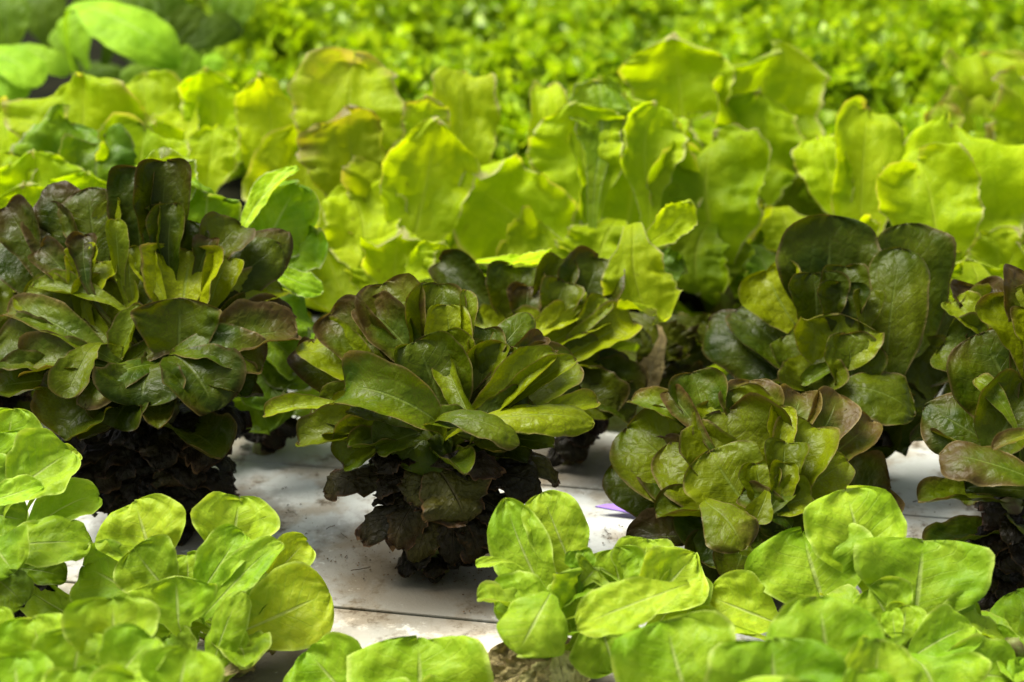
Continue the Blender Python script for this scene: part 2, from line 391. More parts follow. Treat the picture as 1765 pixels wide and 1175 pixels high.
def lettuce(name, label, cat, group, kind, crop, Y, cx, leaves, spread=.030, stem_h=.08, stem_r=.012, fill=None):
    """crop = (zoom, x0, y0): leaf points below are read off the photograph enlarged that way.
    Y: how far from the camera the plant stands; cx: photo x of its stem. Leaves run from the rear ones to the front ones."""
    S_, ox, oy = crop
    pb = at(cx, 700, Y); P0 = np.array([pb[0]*1.0, Y, 0.0])
    root = thing(name, label, cat, P0, group)
    stem(root, stem_h*.58, stem_r*.8)
    n = len(leaves)
    for i, lf in enumerate(leaves):
        tx, ty, bx, by, w, nx, ny = lf[:7]; o = dict(lf[7]) if len(lf) > 7 else {}
        kd = o.pop('k', kind)
        if kd == 'romaine' and o.get('shape') == 'r': o['cup'] = min(o.get('cup', .55), .8); o.setdefault('eL', .25); o.setdefault('eR', .25)
        d = o.pop('d', (-spread+2*spread*i/max(1, n-1))*(.25 if kd == 'dead' else 1))
        Yb = Y-d
        base = at(ox+bx/S_, oy+by/S_, Yb)
        base[2] = max(base[2], .006)
        N = unit(nx*RIGHT+ny*UPC-FWD)
        dr = ray(ox+tx/S_, oy+ty/S_)
        t = np.dot(N, base-CAMP)/np.dot(N, dr)
        Yt = t*dr[1]
        lim = .085
        Yt = min(max(Yt, Yb-lim), Yb+lim)
        tip = CAMP+dr*(Yt/dr[1])
        tip[2] = max(tip[2], .004)
        W = w/S_/FPX*np.linalg.norm(base-CAMP)*(1.03+.20*o.get('cup', KIND[kd]['cup'])**2)*WIDE.get(kd, 1.0)
        A = P0+np.array([0, 0, min(stem_h*.6, max(.008, base[2]-.025))])
        rad = base-A; 
        put_leaf(root, P0, kd, base, tip, N, W, anchor=(A-base) if np.linalg.norm(rad) > .012 else None, **o)
    if fill:
        for spec in fill:
            rng = random.Random(hash((round(Y*1000), cx, spec['n'])) & 0xffff)
            m = spec['n']; a0 = rng.uniform(0, 6.28)
            for i in range(m):
                az = a0+i*2.39996+rng.uniform(-.3, .3)
                t = i/max(1, m-1)
                z = spec['z'][0]+(spec['z'][1]-spec['z'][0])*t
                el = R(spec['el'][0]+(spec['el'][1]-spec['el'][0])*t+rng.uniform(-8, 8))
                kd = spec.get('k', kind)
                if kd == 'dead':
                    z *= 1.1
                elif z > .5*spec['z'][1]+.5*spec['z'][0] or (math.sin(az) < -.15 and t > .25): continue
                Ln = (.52 if kd == 'dead' else .72)*(spec['L'][0]+(spec['L'][1]-spec['L'][0])*t)*rng.uniform(.85, 1.12)
                D = np.array([math.cos(az)*math.cos(el), math.sin(az)*math.cos(el), math.sin(el)])
                Nn = np.array([-math.cos(az)*math.sin(el), -math.sin(az)*math.sin(el), math.cos(el)])
                base = P0+np.array([math.cos(az)*.006+spec.get('dx', 0), math.sin(az)*.006, z])
                tip = base+D*Ln
                tip[2] = max(tip[2], .004)
                kd = spec.get('k', kind)
                oo = {k: v for k, v in spec.items() if k in ('r', 'g', 'y', 'cup', 'bow', 'tipc', 'shape', 'ruf', 'puck', 'ns', 'nu', 'mat', 'lobe')}
                oo['r'] = max(0, oo.get('r', .3)+rng.uniform(-.15, .15)); 
                put_leaf(root, P0, kd, base, tip, Nn, Ln*spec.get('wr', .6)*rng.uniform(.85, 1.15), **oo)
    return root

# ---------------------------------------------------------------- the setting: floor, bench, white raft boards
def box(me_name, cx, cy, cz, sx, sy, sz, bev=0.0):
    import bmesh
    bm = bmesh.new(); bmesh.ops.create_cube(bm, size=1)
    for v in bm.verts: v.co = (cx+v.co.x*sx, cy+v.co.y*sy, cz+v.co.z*sz)
    if bev: bmesh.ops.bevel(bm, geom=bm.edges[:], offset=bev, segments=2, affect='EDGES')
    me = bpy.data.meshes.new(me_name); bm.to_mesh(me); bm.free(); return me
ROT = -0.185
SPOTS = [(-.265, 1.469, .11), (-.064, 1.384, .15), (.17, 1.355, .10), (.40, 1.315, .10), (-.17, 1.235, .08), (.03, 1.20, .09), (.05, 1.58, .09)]
M['raft'] = raft_material()
fl = link('floor', box('floor', 0, 3, -.83, 60, 60, .06), M['floor']); fl['kind'] = 'structure'
tb = link('growing_bench', box('growing_bench', 0, 2.1, -.055, 5.4, 5.4, .05, .004), M['table']); tb['kind'] = 'structure'
# boards run across the picture, turned a little clockwise; seams measured in the photograph
sA, sB = ground(570, 1040), ground(951, 834)
ca, sa = math.cos(ROT), math.sin(ROT)
def vcoord(p): return -sa*p[0]+ca*p[1]
vA, vB = vcoord(sA), vcoord(sB)
pitch = vB-vA
bd = link('gap_shade_sheet', box('gap_shade_sheet', 0, 3.25, -.018, 5.4, 2.5, .02), M['bed']); bd['kind'] = 'structure'  # added dark sheet, keeps the gaps between the back plants in shade
rafts = bpy.data.objects.new('raft_deck', None); COL.objects.link(rafts); rafts['kind'] = 'structure'
rr = random.Random(5)
for i in range(-4, 12):
    v0 = vA+i*pitch
    if v0 > 1.72: continue
    for j in (0,):
        u0 = 0.0
        me = box('raft_board', 0, pitch/2, -.015, 5.0, pitch-.0007, .03, .0004)
        o = link('raft_board', me, M['raft'], rafts, (ca*u0-sa*v0, sa*u0+ca*v0, -.0015+(-.002 if i == -1 else rr.uniform(-.0005, .0005))))
        o.rotation_euler = (0, 0, ROT)
        o.color = ((1.0 if i == -1 else rr.uniform(0, .25)), 0, 0, 1)

# ---------------------------------------------------------------- red-tinged romaine plants, middle rows
RG = 'red tinged romaine lettuces in the middle rows'
C1 = (1.78, 0, 240); C2 = (2.026, 440, 420); C3 = (1.679, 1020, 350)
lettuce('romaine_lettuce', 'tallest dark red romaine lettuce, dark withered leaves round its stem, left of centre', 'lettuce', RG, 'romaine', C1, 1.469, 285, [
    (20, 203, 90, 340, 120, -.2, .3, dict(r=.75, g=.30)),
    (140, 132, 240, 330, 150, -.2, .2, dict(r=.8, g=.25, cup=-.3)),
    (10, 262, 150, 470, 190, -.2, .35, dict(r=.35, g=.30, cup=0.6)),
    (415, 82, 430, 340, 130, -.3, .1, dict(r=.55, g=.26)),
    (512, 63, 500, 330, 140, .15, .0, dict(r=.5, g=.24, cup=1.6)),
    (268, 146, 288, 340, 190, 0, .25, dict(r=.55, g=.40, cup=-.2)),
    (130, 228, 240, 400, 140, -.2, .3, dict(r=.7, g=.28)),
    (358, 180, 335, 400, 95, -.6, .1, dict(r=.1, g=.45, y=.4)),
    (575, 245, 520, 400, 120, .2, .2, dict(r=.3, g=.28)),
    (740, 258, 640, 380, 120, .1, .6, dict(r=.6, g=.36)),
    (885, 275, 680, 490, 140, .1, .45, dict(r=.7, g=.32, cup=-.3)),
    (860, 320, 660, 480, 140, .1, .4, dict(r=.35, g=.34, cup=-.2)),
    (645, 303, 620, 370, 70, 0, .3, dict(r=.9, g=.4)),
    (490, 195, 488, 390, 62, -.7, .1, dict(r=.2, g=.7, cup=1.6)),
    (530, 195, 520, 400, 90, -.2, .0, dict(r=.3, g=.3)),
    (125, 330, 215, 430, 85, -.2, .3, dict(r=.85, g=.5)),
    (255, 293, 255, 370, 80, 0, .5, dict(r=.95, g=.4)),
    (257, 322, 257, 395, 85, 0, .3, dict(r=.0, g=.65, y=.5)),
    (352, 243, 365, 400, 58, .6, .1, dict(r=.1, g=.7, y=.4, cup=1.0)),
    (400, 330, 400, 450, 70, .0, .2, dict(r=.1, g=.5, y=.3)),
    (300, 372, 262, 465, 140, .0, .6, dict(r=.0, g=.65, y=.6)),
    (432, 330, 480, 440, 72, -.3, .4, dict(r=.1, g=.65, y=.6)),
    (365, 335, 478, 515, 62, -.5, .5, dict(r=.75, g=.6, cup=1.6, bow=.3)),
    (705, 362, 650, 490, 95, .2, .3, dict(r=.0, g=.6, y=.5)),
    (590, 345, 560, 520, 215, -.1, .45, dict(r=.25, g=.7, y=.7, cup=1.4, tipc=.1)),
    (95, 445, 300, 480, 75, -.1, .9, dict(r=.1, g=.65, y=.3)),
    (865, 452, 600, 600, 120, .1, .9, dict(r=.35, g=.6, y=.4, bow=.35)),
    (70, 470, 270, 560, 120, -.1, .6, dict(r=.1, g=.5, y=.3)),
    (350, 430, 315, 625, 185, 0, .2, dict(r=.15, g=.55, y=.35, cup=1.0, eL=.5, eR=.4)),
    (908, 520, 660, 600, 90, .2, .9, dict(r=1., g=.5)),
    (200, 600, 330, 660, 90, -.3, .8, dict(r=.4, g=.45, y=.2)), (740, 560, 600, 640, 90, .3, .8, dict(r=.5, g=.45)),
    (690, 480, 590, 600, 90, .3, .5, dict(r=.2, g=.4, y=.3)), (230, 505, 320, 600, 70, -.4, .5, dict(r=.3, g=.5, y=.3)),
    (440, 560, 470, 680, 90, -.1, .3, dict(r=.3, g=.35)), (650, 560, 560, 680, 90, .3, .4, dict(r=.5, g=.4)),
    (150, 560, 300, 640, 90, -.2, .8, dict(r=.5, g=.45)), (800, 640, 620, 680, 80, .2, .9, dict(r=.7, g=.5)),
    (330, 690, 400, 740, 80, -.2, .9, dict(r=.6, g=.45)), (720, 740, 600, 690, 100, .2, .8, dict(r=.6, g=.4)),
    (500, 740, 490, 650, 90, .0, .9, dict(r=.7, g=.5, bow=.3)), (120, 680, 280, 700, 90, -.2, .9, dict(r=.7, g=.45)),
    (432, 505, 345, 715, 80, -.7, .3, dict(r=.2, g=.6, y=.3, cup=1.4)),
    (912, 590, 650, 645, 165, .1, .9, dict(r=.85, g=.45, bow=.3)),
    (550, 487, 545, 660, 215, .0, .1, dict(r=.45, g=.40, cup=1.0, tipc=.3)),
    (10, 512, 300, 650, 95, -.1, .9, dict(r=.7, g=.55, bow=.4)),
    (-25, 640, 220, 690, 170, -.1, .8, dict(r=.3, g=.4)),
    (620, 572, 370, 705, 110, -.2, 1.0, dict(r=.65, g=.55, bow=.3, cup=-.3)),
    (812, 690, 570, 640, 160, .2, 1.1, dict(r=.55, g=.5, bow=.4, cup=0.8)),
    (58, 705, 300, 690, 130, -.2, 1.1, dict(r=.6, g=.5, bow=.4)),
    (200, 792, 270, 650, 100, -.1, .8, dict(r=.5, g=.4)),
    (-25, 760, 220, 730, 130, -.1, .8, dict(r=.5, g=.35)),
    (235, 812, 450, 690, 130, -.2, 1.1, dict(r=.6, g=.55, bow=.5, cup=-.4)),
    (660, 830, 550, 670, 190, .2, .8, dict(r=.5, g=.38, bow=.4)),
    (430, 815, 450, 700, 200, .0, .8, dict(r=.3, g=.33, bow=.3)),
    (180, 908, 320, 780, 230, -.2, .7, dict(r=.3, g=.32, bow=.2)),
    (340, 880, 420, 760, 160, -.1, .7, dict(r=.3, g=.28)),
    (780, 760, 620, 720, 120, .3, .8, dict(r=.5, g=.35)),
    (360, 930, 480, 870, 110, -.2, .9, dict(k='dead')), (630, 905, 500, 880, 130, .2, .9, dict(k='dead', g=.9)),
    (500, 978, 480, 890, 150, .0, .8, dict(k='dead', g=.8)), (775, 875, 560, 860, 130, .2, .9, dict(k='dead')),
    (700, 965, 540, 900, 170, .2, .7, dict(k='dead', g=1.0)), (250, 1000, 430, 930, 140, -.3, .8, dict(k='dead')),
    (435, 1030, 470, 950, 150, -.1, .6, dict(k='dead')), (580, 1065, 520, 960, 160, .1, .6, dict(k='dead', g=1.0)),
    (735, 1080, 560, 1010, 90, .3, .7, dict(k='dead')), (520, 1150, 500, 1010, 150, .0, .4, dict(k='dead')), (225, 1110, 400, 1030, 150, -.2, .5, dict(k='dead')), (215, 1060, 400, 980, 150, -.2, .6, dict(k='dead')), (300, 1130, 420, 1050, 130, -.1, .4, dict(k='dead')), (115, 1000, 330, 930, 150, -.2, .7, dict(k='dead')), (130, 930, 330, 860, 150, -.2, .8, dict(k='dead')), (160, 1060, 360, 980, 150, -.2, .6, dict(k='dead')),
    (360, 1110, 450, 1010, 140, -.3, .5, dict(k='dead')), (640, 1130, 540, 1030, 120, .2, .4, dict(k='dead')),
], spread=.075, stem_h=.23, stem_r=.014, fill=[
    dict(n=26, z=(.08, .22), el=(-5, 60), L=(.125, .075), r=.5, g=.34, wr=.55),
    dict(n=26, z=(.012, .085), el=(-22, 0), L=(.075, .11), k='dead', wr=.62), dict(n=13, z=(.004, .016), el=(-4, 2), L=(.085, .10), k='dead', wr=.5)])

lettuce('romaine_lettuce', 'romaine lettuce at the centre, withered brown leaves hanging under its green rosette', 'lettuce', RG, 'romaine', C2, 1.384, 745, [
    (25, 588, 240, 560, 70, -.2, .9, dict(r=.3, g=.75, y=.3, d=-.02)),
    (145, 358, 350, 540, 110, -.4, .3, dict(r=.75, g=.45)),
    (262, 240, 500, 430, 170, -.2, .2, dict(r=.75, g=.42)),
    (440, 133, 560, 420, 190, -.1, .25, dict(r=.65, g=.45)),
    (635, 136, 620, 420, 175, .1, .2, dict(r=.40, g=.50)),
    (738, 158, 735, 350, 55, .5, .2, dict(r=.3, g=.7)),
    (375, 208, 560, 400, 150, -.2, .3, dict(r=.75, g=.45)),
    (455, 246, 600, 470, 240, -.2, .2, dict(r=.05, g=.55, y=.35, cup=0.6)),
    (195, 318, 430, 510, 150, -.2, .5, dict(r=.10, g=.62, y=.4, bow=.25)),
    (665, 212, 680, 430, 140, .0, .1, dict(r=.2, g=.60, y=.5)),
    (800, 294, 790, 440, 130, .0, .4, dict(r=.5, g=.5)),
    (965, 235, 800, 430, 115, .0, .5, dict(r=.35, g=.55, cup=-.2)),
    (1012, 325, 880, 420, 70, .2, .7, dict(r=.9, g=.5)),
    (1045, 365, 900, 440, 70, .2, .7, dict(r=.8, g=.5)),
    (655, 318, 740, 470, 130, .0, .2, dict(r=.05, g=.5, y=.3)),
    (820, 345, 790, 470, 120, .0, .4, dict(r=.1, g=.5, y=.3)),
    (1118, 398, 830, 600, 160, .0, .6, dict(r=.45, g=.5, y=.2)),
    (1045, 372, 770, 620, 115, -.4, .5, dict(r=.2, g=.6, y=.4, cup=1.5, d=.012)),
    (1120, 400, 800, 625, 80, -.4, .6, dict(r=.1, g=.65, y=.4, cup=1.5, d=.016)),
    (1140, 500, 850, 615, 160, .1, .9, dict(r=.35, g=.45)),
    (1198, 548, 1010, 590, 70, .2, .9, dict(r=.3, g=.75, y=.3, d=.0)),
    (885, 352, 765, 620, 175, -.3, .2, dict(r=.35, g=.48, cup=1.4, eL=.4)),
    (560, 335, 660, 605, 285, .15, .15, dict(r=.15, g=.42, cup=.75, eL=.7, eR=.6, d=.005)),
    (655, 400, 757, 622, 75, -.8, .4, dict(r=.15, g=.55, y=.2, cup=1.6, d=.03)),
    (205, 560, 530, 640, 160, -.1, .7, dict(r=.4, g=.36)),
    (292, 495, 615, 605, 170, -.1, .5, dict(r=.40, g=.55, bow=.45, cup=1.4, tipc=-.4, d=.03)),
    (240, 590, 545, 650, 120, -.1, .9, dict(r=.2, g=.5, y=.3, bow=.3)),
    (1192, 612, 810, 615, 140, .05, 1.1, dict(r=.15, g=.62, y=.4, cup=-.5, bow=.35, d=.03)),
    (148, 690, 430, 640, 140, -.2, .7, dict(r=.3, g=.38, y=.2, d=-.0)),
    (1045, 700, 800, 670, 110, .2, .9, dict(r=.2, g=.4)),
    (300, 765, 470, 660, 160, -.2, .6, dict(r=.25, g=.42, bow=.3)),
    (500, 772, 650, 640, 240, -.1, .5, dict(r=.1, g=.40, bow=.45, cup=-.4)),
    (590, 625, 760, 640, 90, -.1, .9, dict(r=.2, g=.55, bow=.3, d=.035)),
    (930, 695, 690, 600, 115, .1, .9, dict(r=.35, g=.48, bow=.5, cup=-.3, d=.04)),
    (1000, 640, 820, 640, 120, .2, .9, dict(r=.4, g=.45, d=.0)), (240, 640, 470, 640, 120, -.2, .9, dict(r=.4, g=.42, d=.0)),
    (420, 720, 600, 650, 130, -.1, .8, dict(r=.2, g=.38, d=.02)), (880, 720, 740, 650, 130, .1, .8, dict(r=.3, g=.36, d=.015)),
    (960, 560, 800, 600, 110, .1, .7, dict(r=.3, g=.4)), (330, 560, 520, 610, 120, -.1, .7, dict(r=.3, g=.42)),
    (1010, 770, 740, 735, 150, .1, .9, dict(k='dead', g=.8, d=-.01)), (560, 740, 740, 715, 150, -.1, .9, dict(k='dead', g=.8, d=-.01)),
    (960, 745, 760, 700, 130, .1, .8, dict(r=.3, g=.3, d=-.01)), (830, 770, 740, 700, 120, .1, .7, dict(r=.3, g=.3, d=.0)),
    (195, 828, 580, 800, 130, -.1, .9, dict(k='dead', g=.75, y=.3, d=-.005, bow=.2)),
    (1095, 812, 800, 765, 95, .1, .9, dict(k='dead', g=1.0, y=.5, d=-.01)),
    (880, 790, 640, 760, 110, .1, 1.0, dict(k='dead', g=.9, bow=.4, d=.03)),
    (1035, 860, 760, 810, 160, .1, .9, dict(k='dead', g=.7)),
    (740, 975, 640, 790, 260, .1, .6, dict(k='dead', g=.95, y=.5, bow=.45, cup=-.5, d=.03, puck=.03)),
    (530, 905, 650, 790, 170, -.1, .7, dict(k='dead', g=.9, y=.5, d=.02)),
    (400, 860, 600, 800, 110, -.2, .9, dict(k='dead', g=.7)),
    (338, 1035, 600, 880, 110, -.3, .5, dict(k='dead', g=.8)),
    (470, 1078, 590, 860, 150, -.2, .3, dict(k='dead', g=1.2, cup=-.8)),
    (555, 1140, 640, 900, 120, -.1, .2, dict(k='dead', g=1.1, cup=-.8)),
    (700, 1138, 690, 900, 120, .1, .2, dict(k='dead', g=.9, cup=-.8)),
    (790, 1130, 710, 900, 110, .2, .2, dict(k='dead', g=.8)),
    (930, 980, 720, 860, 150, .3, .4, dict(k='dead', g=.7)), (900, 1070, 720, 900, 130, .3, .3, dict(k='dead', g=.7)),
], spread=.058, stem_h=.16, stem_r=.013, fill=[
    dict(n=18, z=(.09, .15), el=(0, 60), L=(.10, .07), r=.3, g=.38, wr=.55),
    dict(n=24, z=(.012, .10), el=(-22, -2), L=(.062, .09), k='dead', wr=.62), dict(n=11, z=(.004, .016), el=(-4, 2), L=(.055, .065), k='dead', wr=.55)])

lettuce('romaine_lettuce', 'small dark romaine lettuce half hidden behind the right shoulder of the centre one', 'lettuce', RG, 'romaine', C2, 1.58, 975, [
    (635, 50, 850, 270, 120, -.3, .3, dict(r=.4, g=.28)),
    (900, 78, 905, 240, 180, 0, .25, dict(r=.4, g=.32)),
    (1078, 48, 1000, 240, 110, .0, .2, dict(r=.3, g=.32)),
    (1200, 42, 1110, 270, 190, .1, .25, dict(r=.55, g=.34)),
    (950, 148, 940, 250, 115, 0, .4, dict(r=.8, g=.45)),
    (760, 255, 900, 350, 110, -.3, .5, dict(r=.1, g=.6, y=.5)),
    (1080, 132, 1040, 250, 120, .1, .2, dict(r=.2, g=.42)),
    (1130, 165, 1060, 280, 80, .0, .5, dict(r=.1, g=.6, y=.5)),
    (1170, 190, 1100, 300, 90, .0, .5, dict(r=.0, g=.75, y=.6, cup=1.)),
    (1222, 188, 1140, 290, 70, .2, .4, dict(r=.3, g=.6, y=.3)),
    (870, 290, 1050, 340, 120, -.2, .9, dict(r=.2, g=.65, y=.4)),
    (1120, 235, 960, 320, 90, .0, .9, dict(r=.1, g=.7, y=.6)),
    (1228, 258, 1010, 360, 110, .0, .9, dict(r=.0, g=.7, y=.6)),
    (1322, 262, 1090, 390, 130, .0, .7, dict(r=.1, g=.62, y=.5)),
    (1200, 400, 1050, 410, 130, .1, .9, dict(r=.3, g=.45, y=.3)),
    (1315, 445, 1110, 470, 130, .1, .9, dict(r=.4, g=.35)),
    (1340, 560, 1130, 480, 190, .3, .6, dict(r=.4, g=.25)),
    (1250, 600, 1100, 470, 170, .1, .6, dict(r=.4, g=.22)),
    (1190, 700, 1080, 560, 130, .1, .4, dict(k='dead')), (1130, 770, 1080, 620, 120, 0, .3, dict(k='dead')), (1240, 640, 1090, 560, 130, .3, .6, dict(k='dead')),
], spread=.045, stem_h=.15, stem_r=.012, fill=[
    dict(n=16, z=(.07, .15), el=(-5, 60), L=(.09, .07), r=.4, g=.34), dict(n=14, z=(.012, .08), el=(-20, 0), L=(.06, .08), k='dead')])

lettuce('romaine_lettuce', 'tall dark green romaine lettuce with upright round leaves, behind the brownish rosette', 'lettuce', RG, 'romaine', C3, 1.534, 1440, [
    (1080, 330, 900, 480, 230, .2, .4, dict(r=.3, g=.28, d=-.05)),
    (905, 58, 960, 350, 190, .2, .15, dict(r=.4, g=.34, cup=0.7)),
    (505, 195, 580, 340, 150, -.3, .2, dict(r=.0, g=.6, y=.6)),
    (690, 36, 680, 340, 285, 0, .12, dict(r=.15, g=.26, shape='r', cup=.35, tipc=.2)),
    (1000, 560, 850, 500, 220, .3, .5, dict(r=.2, g=.25)),
    (930, 690, 780, 600, 200, .2, .6, dict(r=.2, g=.28)),
    (820, 752, 740, 620, 160, .0, .5, dict(r=.2, g=.28)),
    (412, 300, 620, 480, 150, -.2, .6, dict(r=.4, g=.36, cup=0.9)),
    (332, 322, 600, 530, 170, -.2, .5, dict(r=.5, g=.28, cup=-.3)),
    (560, 380, 640, 480, 120, -.2, .3, dict(r=.1, g=.35)),
    (735, 182, 735, 330, 120, 0, .2, dict(r=.3, g=.30)),
    (640, 202, 650, 345, 140, .1, .1, dict(r=.1, g=.26)),
    (722, 232, 718, 340, 120, 0, .1, dict(r=.2, g=.30)),
    (800, 250, 790, 340, 70, .2, .2, dict(r=.2, g=.30)),
    (895, 125, 850, 500, 195, -.35, .25, dict(r=.15, g=.34, cup=-.25, eL=.2)),
    (640, 545, 640, 450, 150, -.1, .5, dict(r=.2, g=.3)),
    (715, 325, 690, 480, 250, -.05, .35, dict(r=.15, g=.58, y=.3, cup=1.0, tipc=.5, shape='r')),
    (605, 522, 700, 470, 42, -.2, .6, dict(r=.1, g=.6)),
    (738, 376, 755, 560, 150, .25, .1, dict(r=.2, g=.42, y=.3, cup=1.0)),
    (940, 610, 720, 530, 160, .1, .8, dict(r=.35, g=.35, bow=.4, cup=-.3, shape='r')),
], spread=.055, stem_h=.17, stem_r=.014, fill=[
    dict(n=16, z=(.07, .14), el=(-15, 45), L=(.11, .08), r=.2, g=.30), dict(n=16, z=(.012, .08), el=(-20, 0), L=(.07, .10), k='dead')])

lettuce('romaine_lettuce', 'low open brownish green rosette lettuce beside the purple plastic label', 'lettuce', RG, 'romaine', C3, 1.355, 1300, [
    (290, 490, 330, 650, 135, -.1, .4, dict(r=.55, g=.55, d=-.05)),
    (108, 560, 320, 650, 80, -.2, .9, dict(r=.7, g=.65, d=-.045)),
    (460, 507, 460, 660, 175, .0, .4, dict(r=.75, g=.55, d=-.045, shape='r')),
    (220, 540, 300, 640, 62, -.4, .4, dict(r=.95, g=.6, d=-.04)),
    (608, 545, 560, 690, 110, .1, .5, dict(r=.85, g=.6)),
    (715, 546, 640, 710, 105, .2, .5, dict(r=.8, g=.6)),
    (814, 632, 650, 760, 110, .2, .7, dict(r=.85, g=.6)),
    (866, 825, 660, 880, 160, .3, .7, dict(r=.8, g=.42)),
    (860, 900, 680, 900, 110, .3, .7, dict(r=.9, g=.25)),
    (388, 548, 450, 760, 260, .0, .3, dict(r=.30, g=.48, y=.6, shape='r')),
    (62, 740, 350, 930, 215, -.3, .35, dict(r=.35, g=.36, shape='r')),
    (95, 640, 330, 880, 230, -.2, .35, dict(r=.45, g=.48, y=.3, shape='r', cup=0.6)),
    (375, 598, 450, 810, 310, .0, .25, dict(r=.25, g=.40, y=.3, shape='r', cup=1.4)),
    (150, 705, 340, 890, 190, -.3, .4, dict(r=.65, g=.42, shape='r')),
    (548, 588, 550, 720, 75, .1, .4, dict(r=.1, g=.6, y=.6)),
    (225, 680, 410, 880, 240, -.2, .35, dict(r=.30, g=.42, y=.35, shape='r')),
    (650, 640, 560, 830, 150, -.2, .35, dict(r=.35, g=.55, y=.5)),
    (742, 745, 590, 850, 140, .1, .6, dict(r=.20, g=.62, y=.4, shape='r')),
    (560, 690, 555, 800, 100, .0, .3, dict(r=.2, g=.42, y=.3)),
    (340, 715, 455, 885, 215, -.1, .3, dict(r=.10, g=.55, y=.35, shape='r', cup=.35)),
    (475, 752, 500, 860, 100, .0, .3, dict(r=.15, g=.52, y=.3)),
    (556, 752, 550, 850, 72, .0, .3, dict(r=.2, g=.5, y=.3, cup=1.6)),
    (635, 845, 540, 880, 110, .1, .7, dict(r=.15, g=.58, y=.35)),
    (575, 805, 520, 880, 60, .2, .6, dict(r=.1, g=.5, y=.3)),
    (432, 840, 560, 915, 75, -.2, .6, dict(r=.55, g=.5)),
    (470, 925, 500, 860, 60, .0, .4, dict(r=.1, g=.55, y=.3)),
    (100, 975, 400, 960, 110, -.1, 1.0, dict(r=.9, g=.22, d=.0)),
    (320, 1035, 400, 930, 220, -.1, .6, dict(r=.3, g=.35, shape='r', d=.01)),
    (640, 1010, 520, 910, 160, .1, .6, dict(r=.3, g=.32, d=.01)),
    (480, 1112, 480, 960, 170, .0, .3, dict(r=.45, g=.42, y=.3, d=.015)),
    (330, 1100, 420, 960, 180, -.2, .3, dict(r=.3, g=.25, d=.01)),
    (440, 1003, 350, 880, 150, .05, .8, dict(r=.55, g=.52, y=.3, bow=.35, cup=-.3, d=.05)),
], spread=.065, stem_h=.10, stem_r=.013, fill=[
    dict(n=14, z=(.04, .09), el=(-5, 50), L=(.10, .07), r=.4, g=.36), dict(n=14, z=(.01, .04), el=(-8, 0), L=(.06, .08), k='dead')])

lettuce('romaine_lettuce', 'purplish romaine lettuce with a glossy curled leaf, cut off by the right edge', 'lettuce', RG, 'romaine', C3, 1.315, 1765, [
    (1262, 200, 1250, 340, 130, -.1, .5, dict(r=.9, g=.5, d=-.05)),
    (1195, 262, 1260, 410, 175, -.1, .3, dict(r=.4, g=.55, y=.4, d=-.04)),
    (1275, 300, 1300, 450, 120, .0, .3, dict(r=.4, g=.55, y=.5, d=-.03)),
    (1350, 260, 1310, 480, 200, .2, .3, dict(r=.5, g=.45)),
    (1120, 374, 1250, 640, 290, -.15, .2, dict(r=.50, g=.38, shape='r', cup=0.8)),
    (1400, 420, 1310, 620, 220, .3, .3, dict(r=.5, g=.45)),
    (962, 585, 1210, 730, 170, -.2, .6, dict(r=.55, g=.36, cup=-.2)),
    (1115, 500, 1200, 600, 48, -.3, .5, dict(r=.4, g=.7, cup=1.)),
    (1270, 540, 1170, 700, 170, -.3, .35, dict(r=.45, g=.42, cup=1.5)),
    (1160, 708, 1270, 665, 42, -.2, .8, dict(r=.9, g=.65, d=.04)),
    (1400, 700, 1270, 760, 190, .3, .6, dict(r=.5, g=.4)),
    (1002, 722, 1260, 790, 140, -.1, .95, dict(r=.8, g=.5, bow=.3, cup=-.3, d=.03)),
    (1080, 820, 1250, 830, 110, -.1, .9, dict(r=.4, g=.3)),
    (1115, 885, 1250, 880, 150, -.3, .4, dict(k='dead', g=.9)), (1042, 1000, 1230, 940, 120, -.3, .5, dict(k='dead', g=.8)),
    (1155, 1040, 1250, 960, 150, -.2, .4, dict(k='dead', g=.7)), (1160, 1090, 1250, 1010, 110, -.3, .3, dict(k='dead')),
    (1140, 1140, 1240, 1070, 110, -.4, .3, dict(k='dead', g=.8)), (1220, 1170, 1260, 1080, 120, -.1, .2, dict(k='dead', g=.7)),
], spread=.04, stem_h=.16, stem_r=.014, fill=[
    dict(n=22, z=(.07, .16), el=(-5, 60), L=(.10, .07), r=.5, g=.38), dict(n=20, z=(.012, .08), el=(-20, 0), L=(.06, .075), k='dead')])

lettuce('romaine_lettuce', 'half hidden lettuce with one purple leaf, behind the purplish romaine at right', 'lettuce', RG, 'romaine', C3, 1.50, 1700, [
    (1110, 238, 1130, 340, 140, 0, .5, dict(r=.95, g=.35)),
    (1180, 275, 1080, 340, 100, .1, .8, dict(r=.1, g=.7, y=.5)),
    (1040, 285, 1120, 350, 90, -.2, .8, dict(r=.1, g=.65, y=.5)),
    (1120, 380, 1140, 440, 90, .0, .6, dict(r=.9, g=.4)),
    (1020, 400, 1130, 470, 160, -.2, .5, dict(r=.2, g=.4)),
], spread=.02, stem_h=.13, stem_r=.011, fill=[dict(n=12, z=(.03, .12), el=(-5, 50), L=(.08, .06), r=.3, g=.35)])

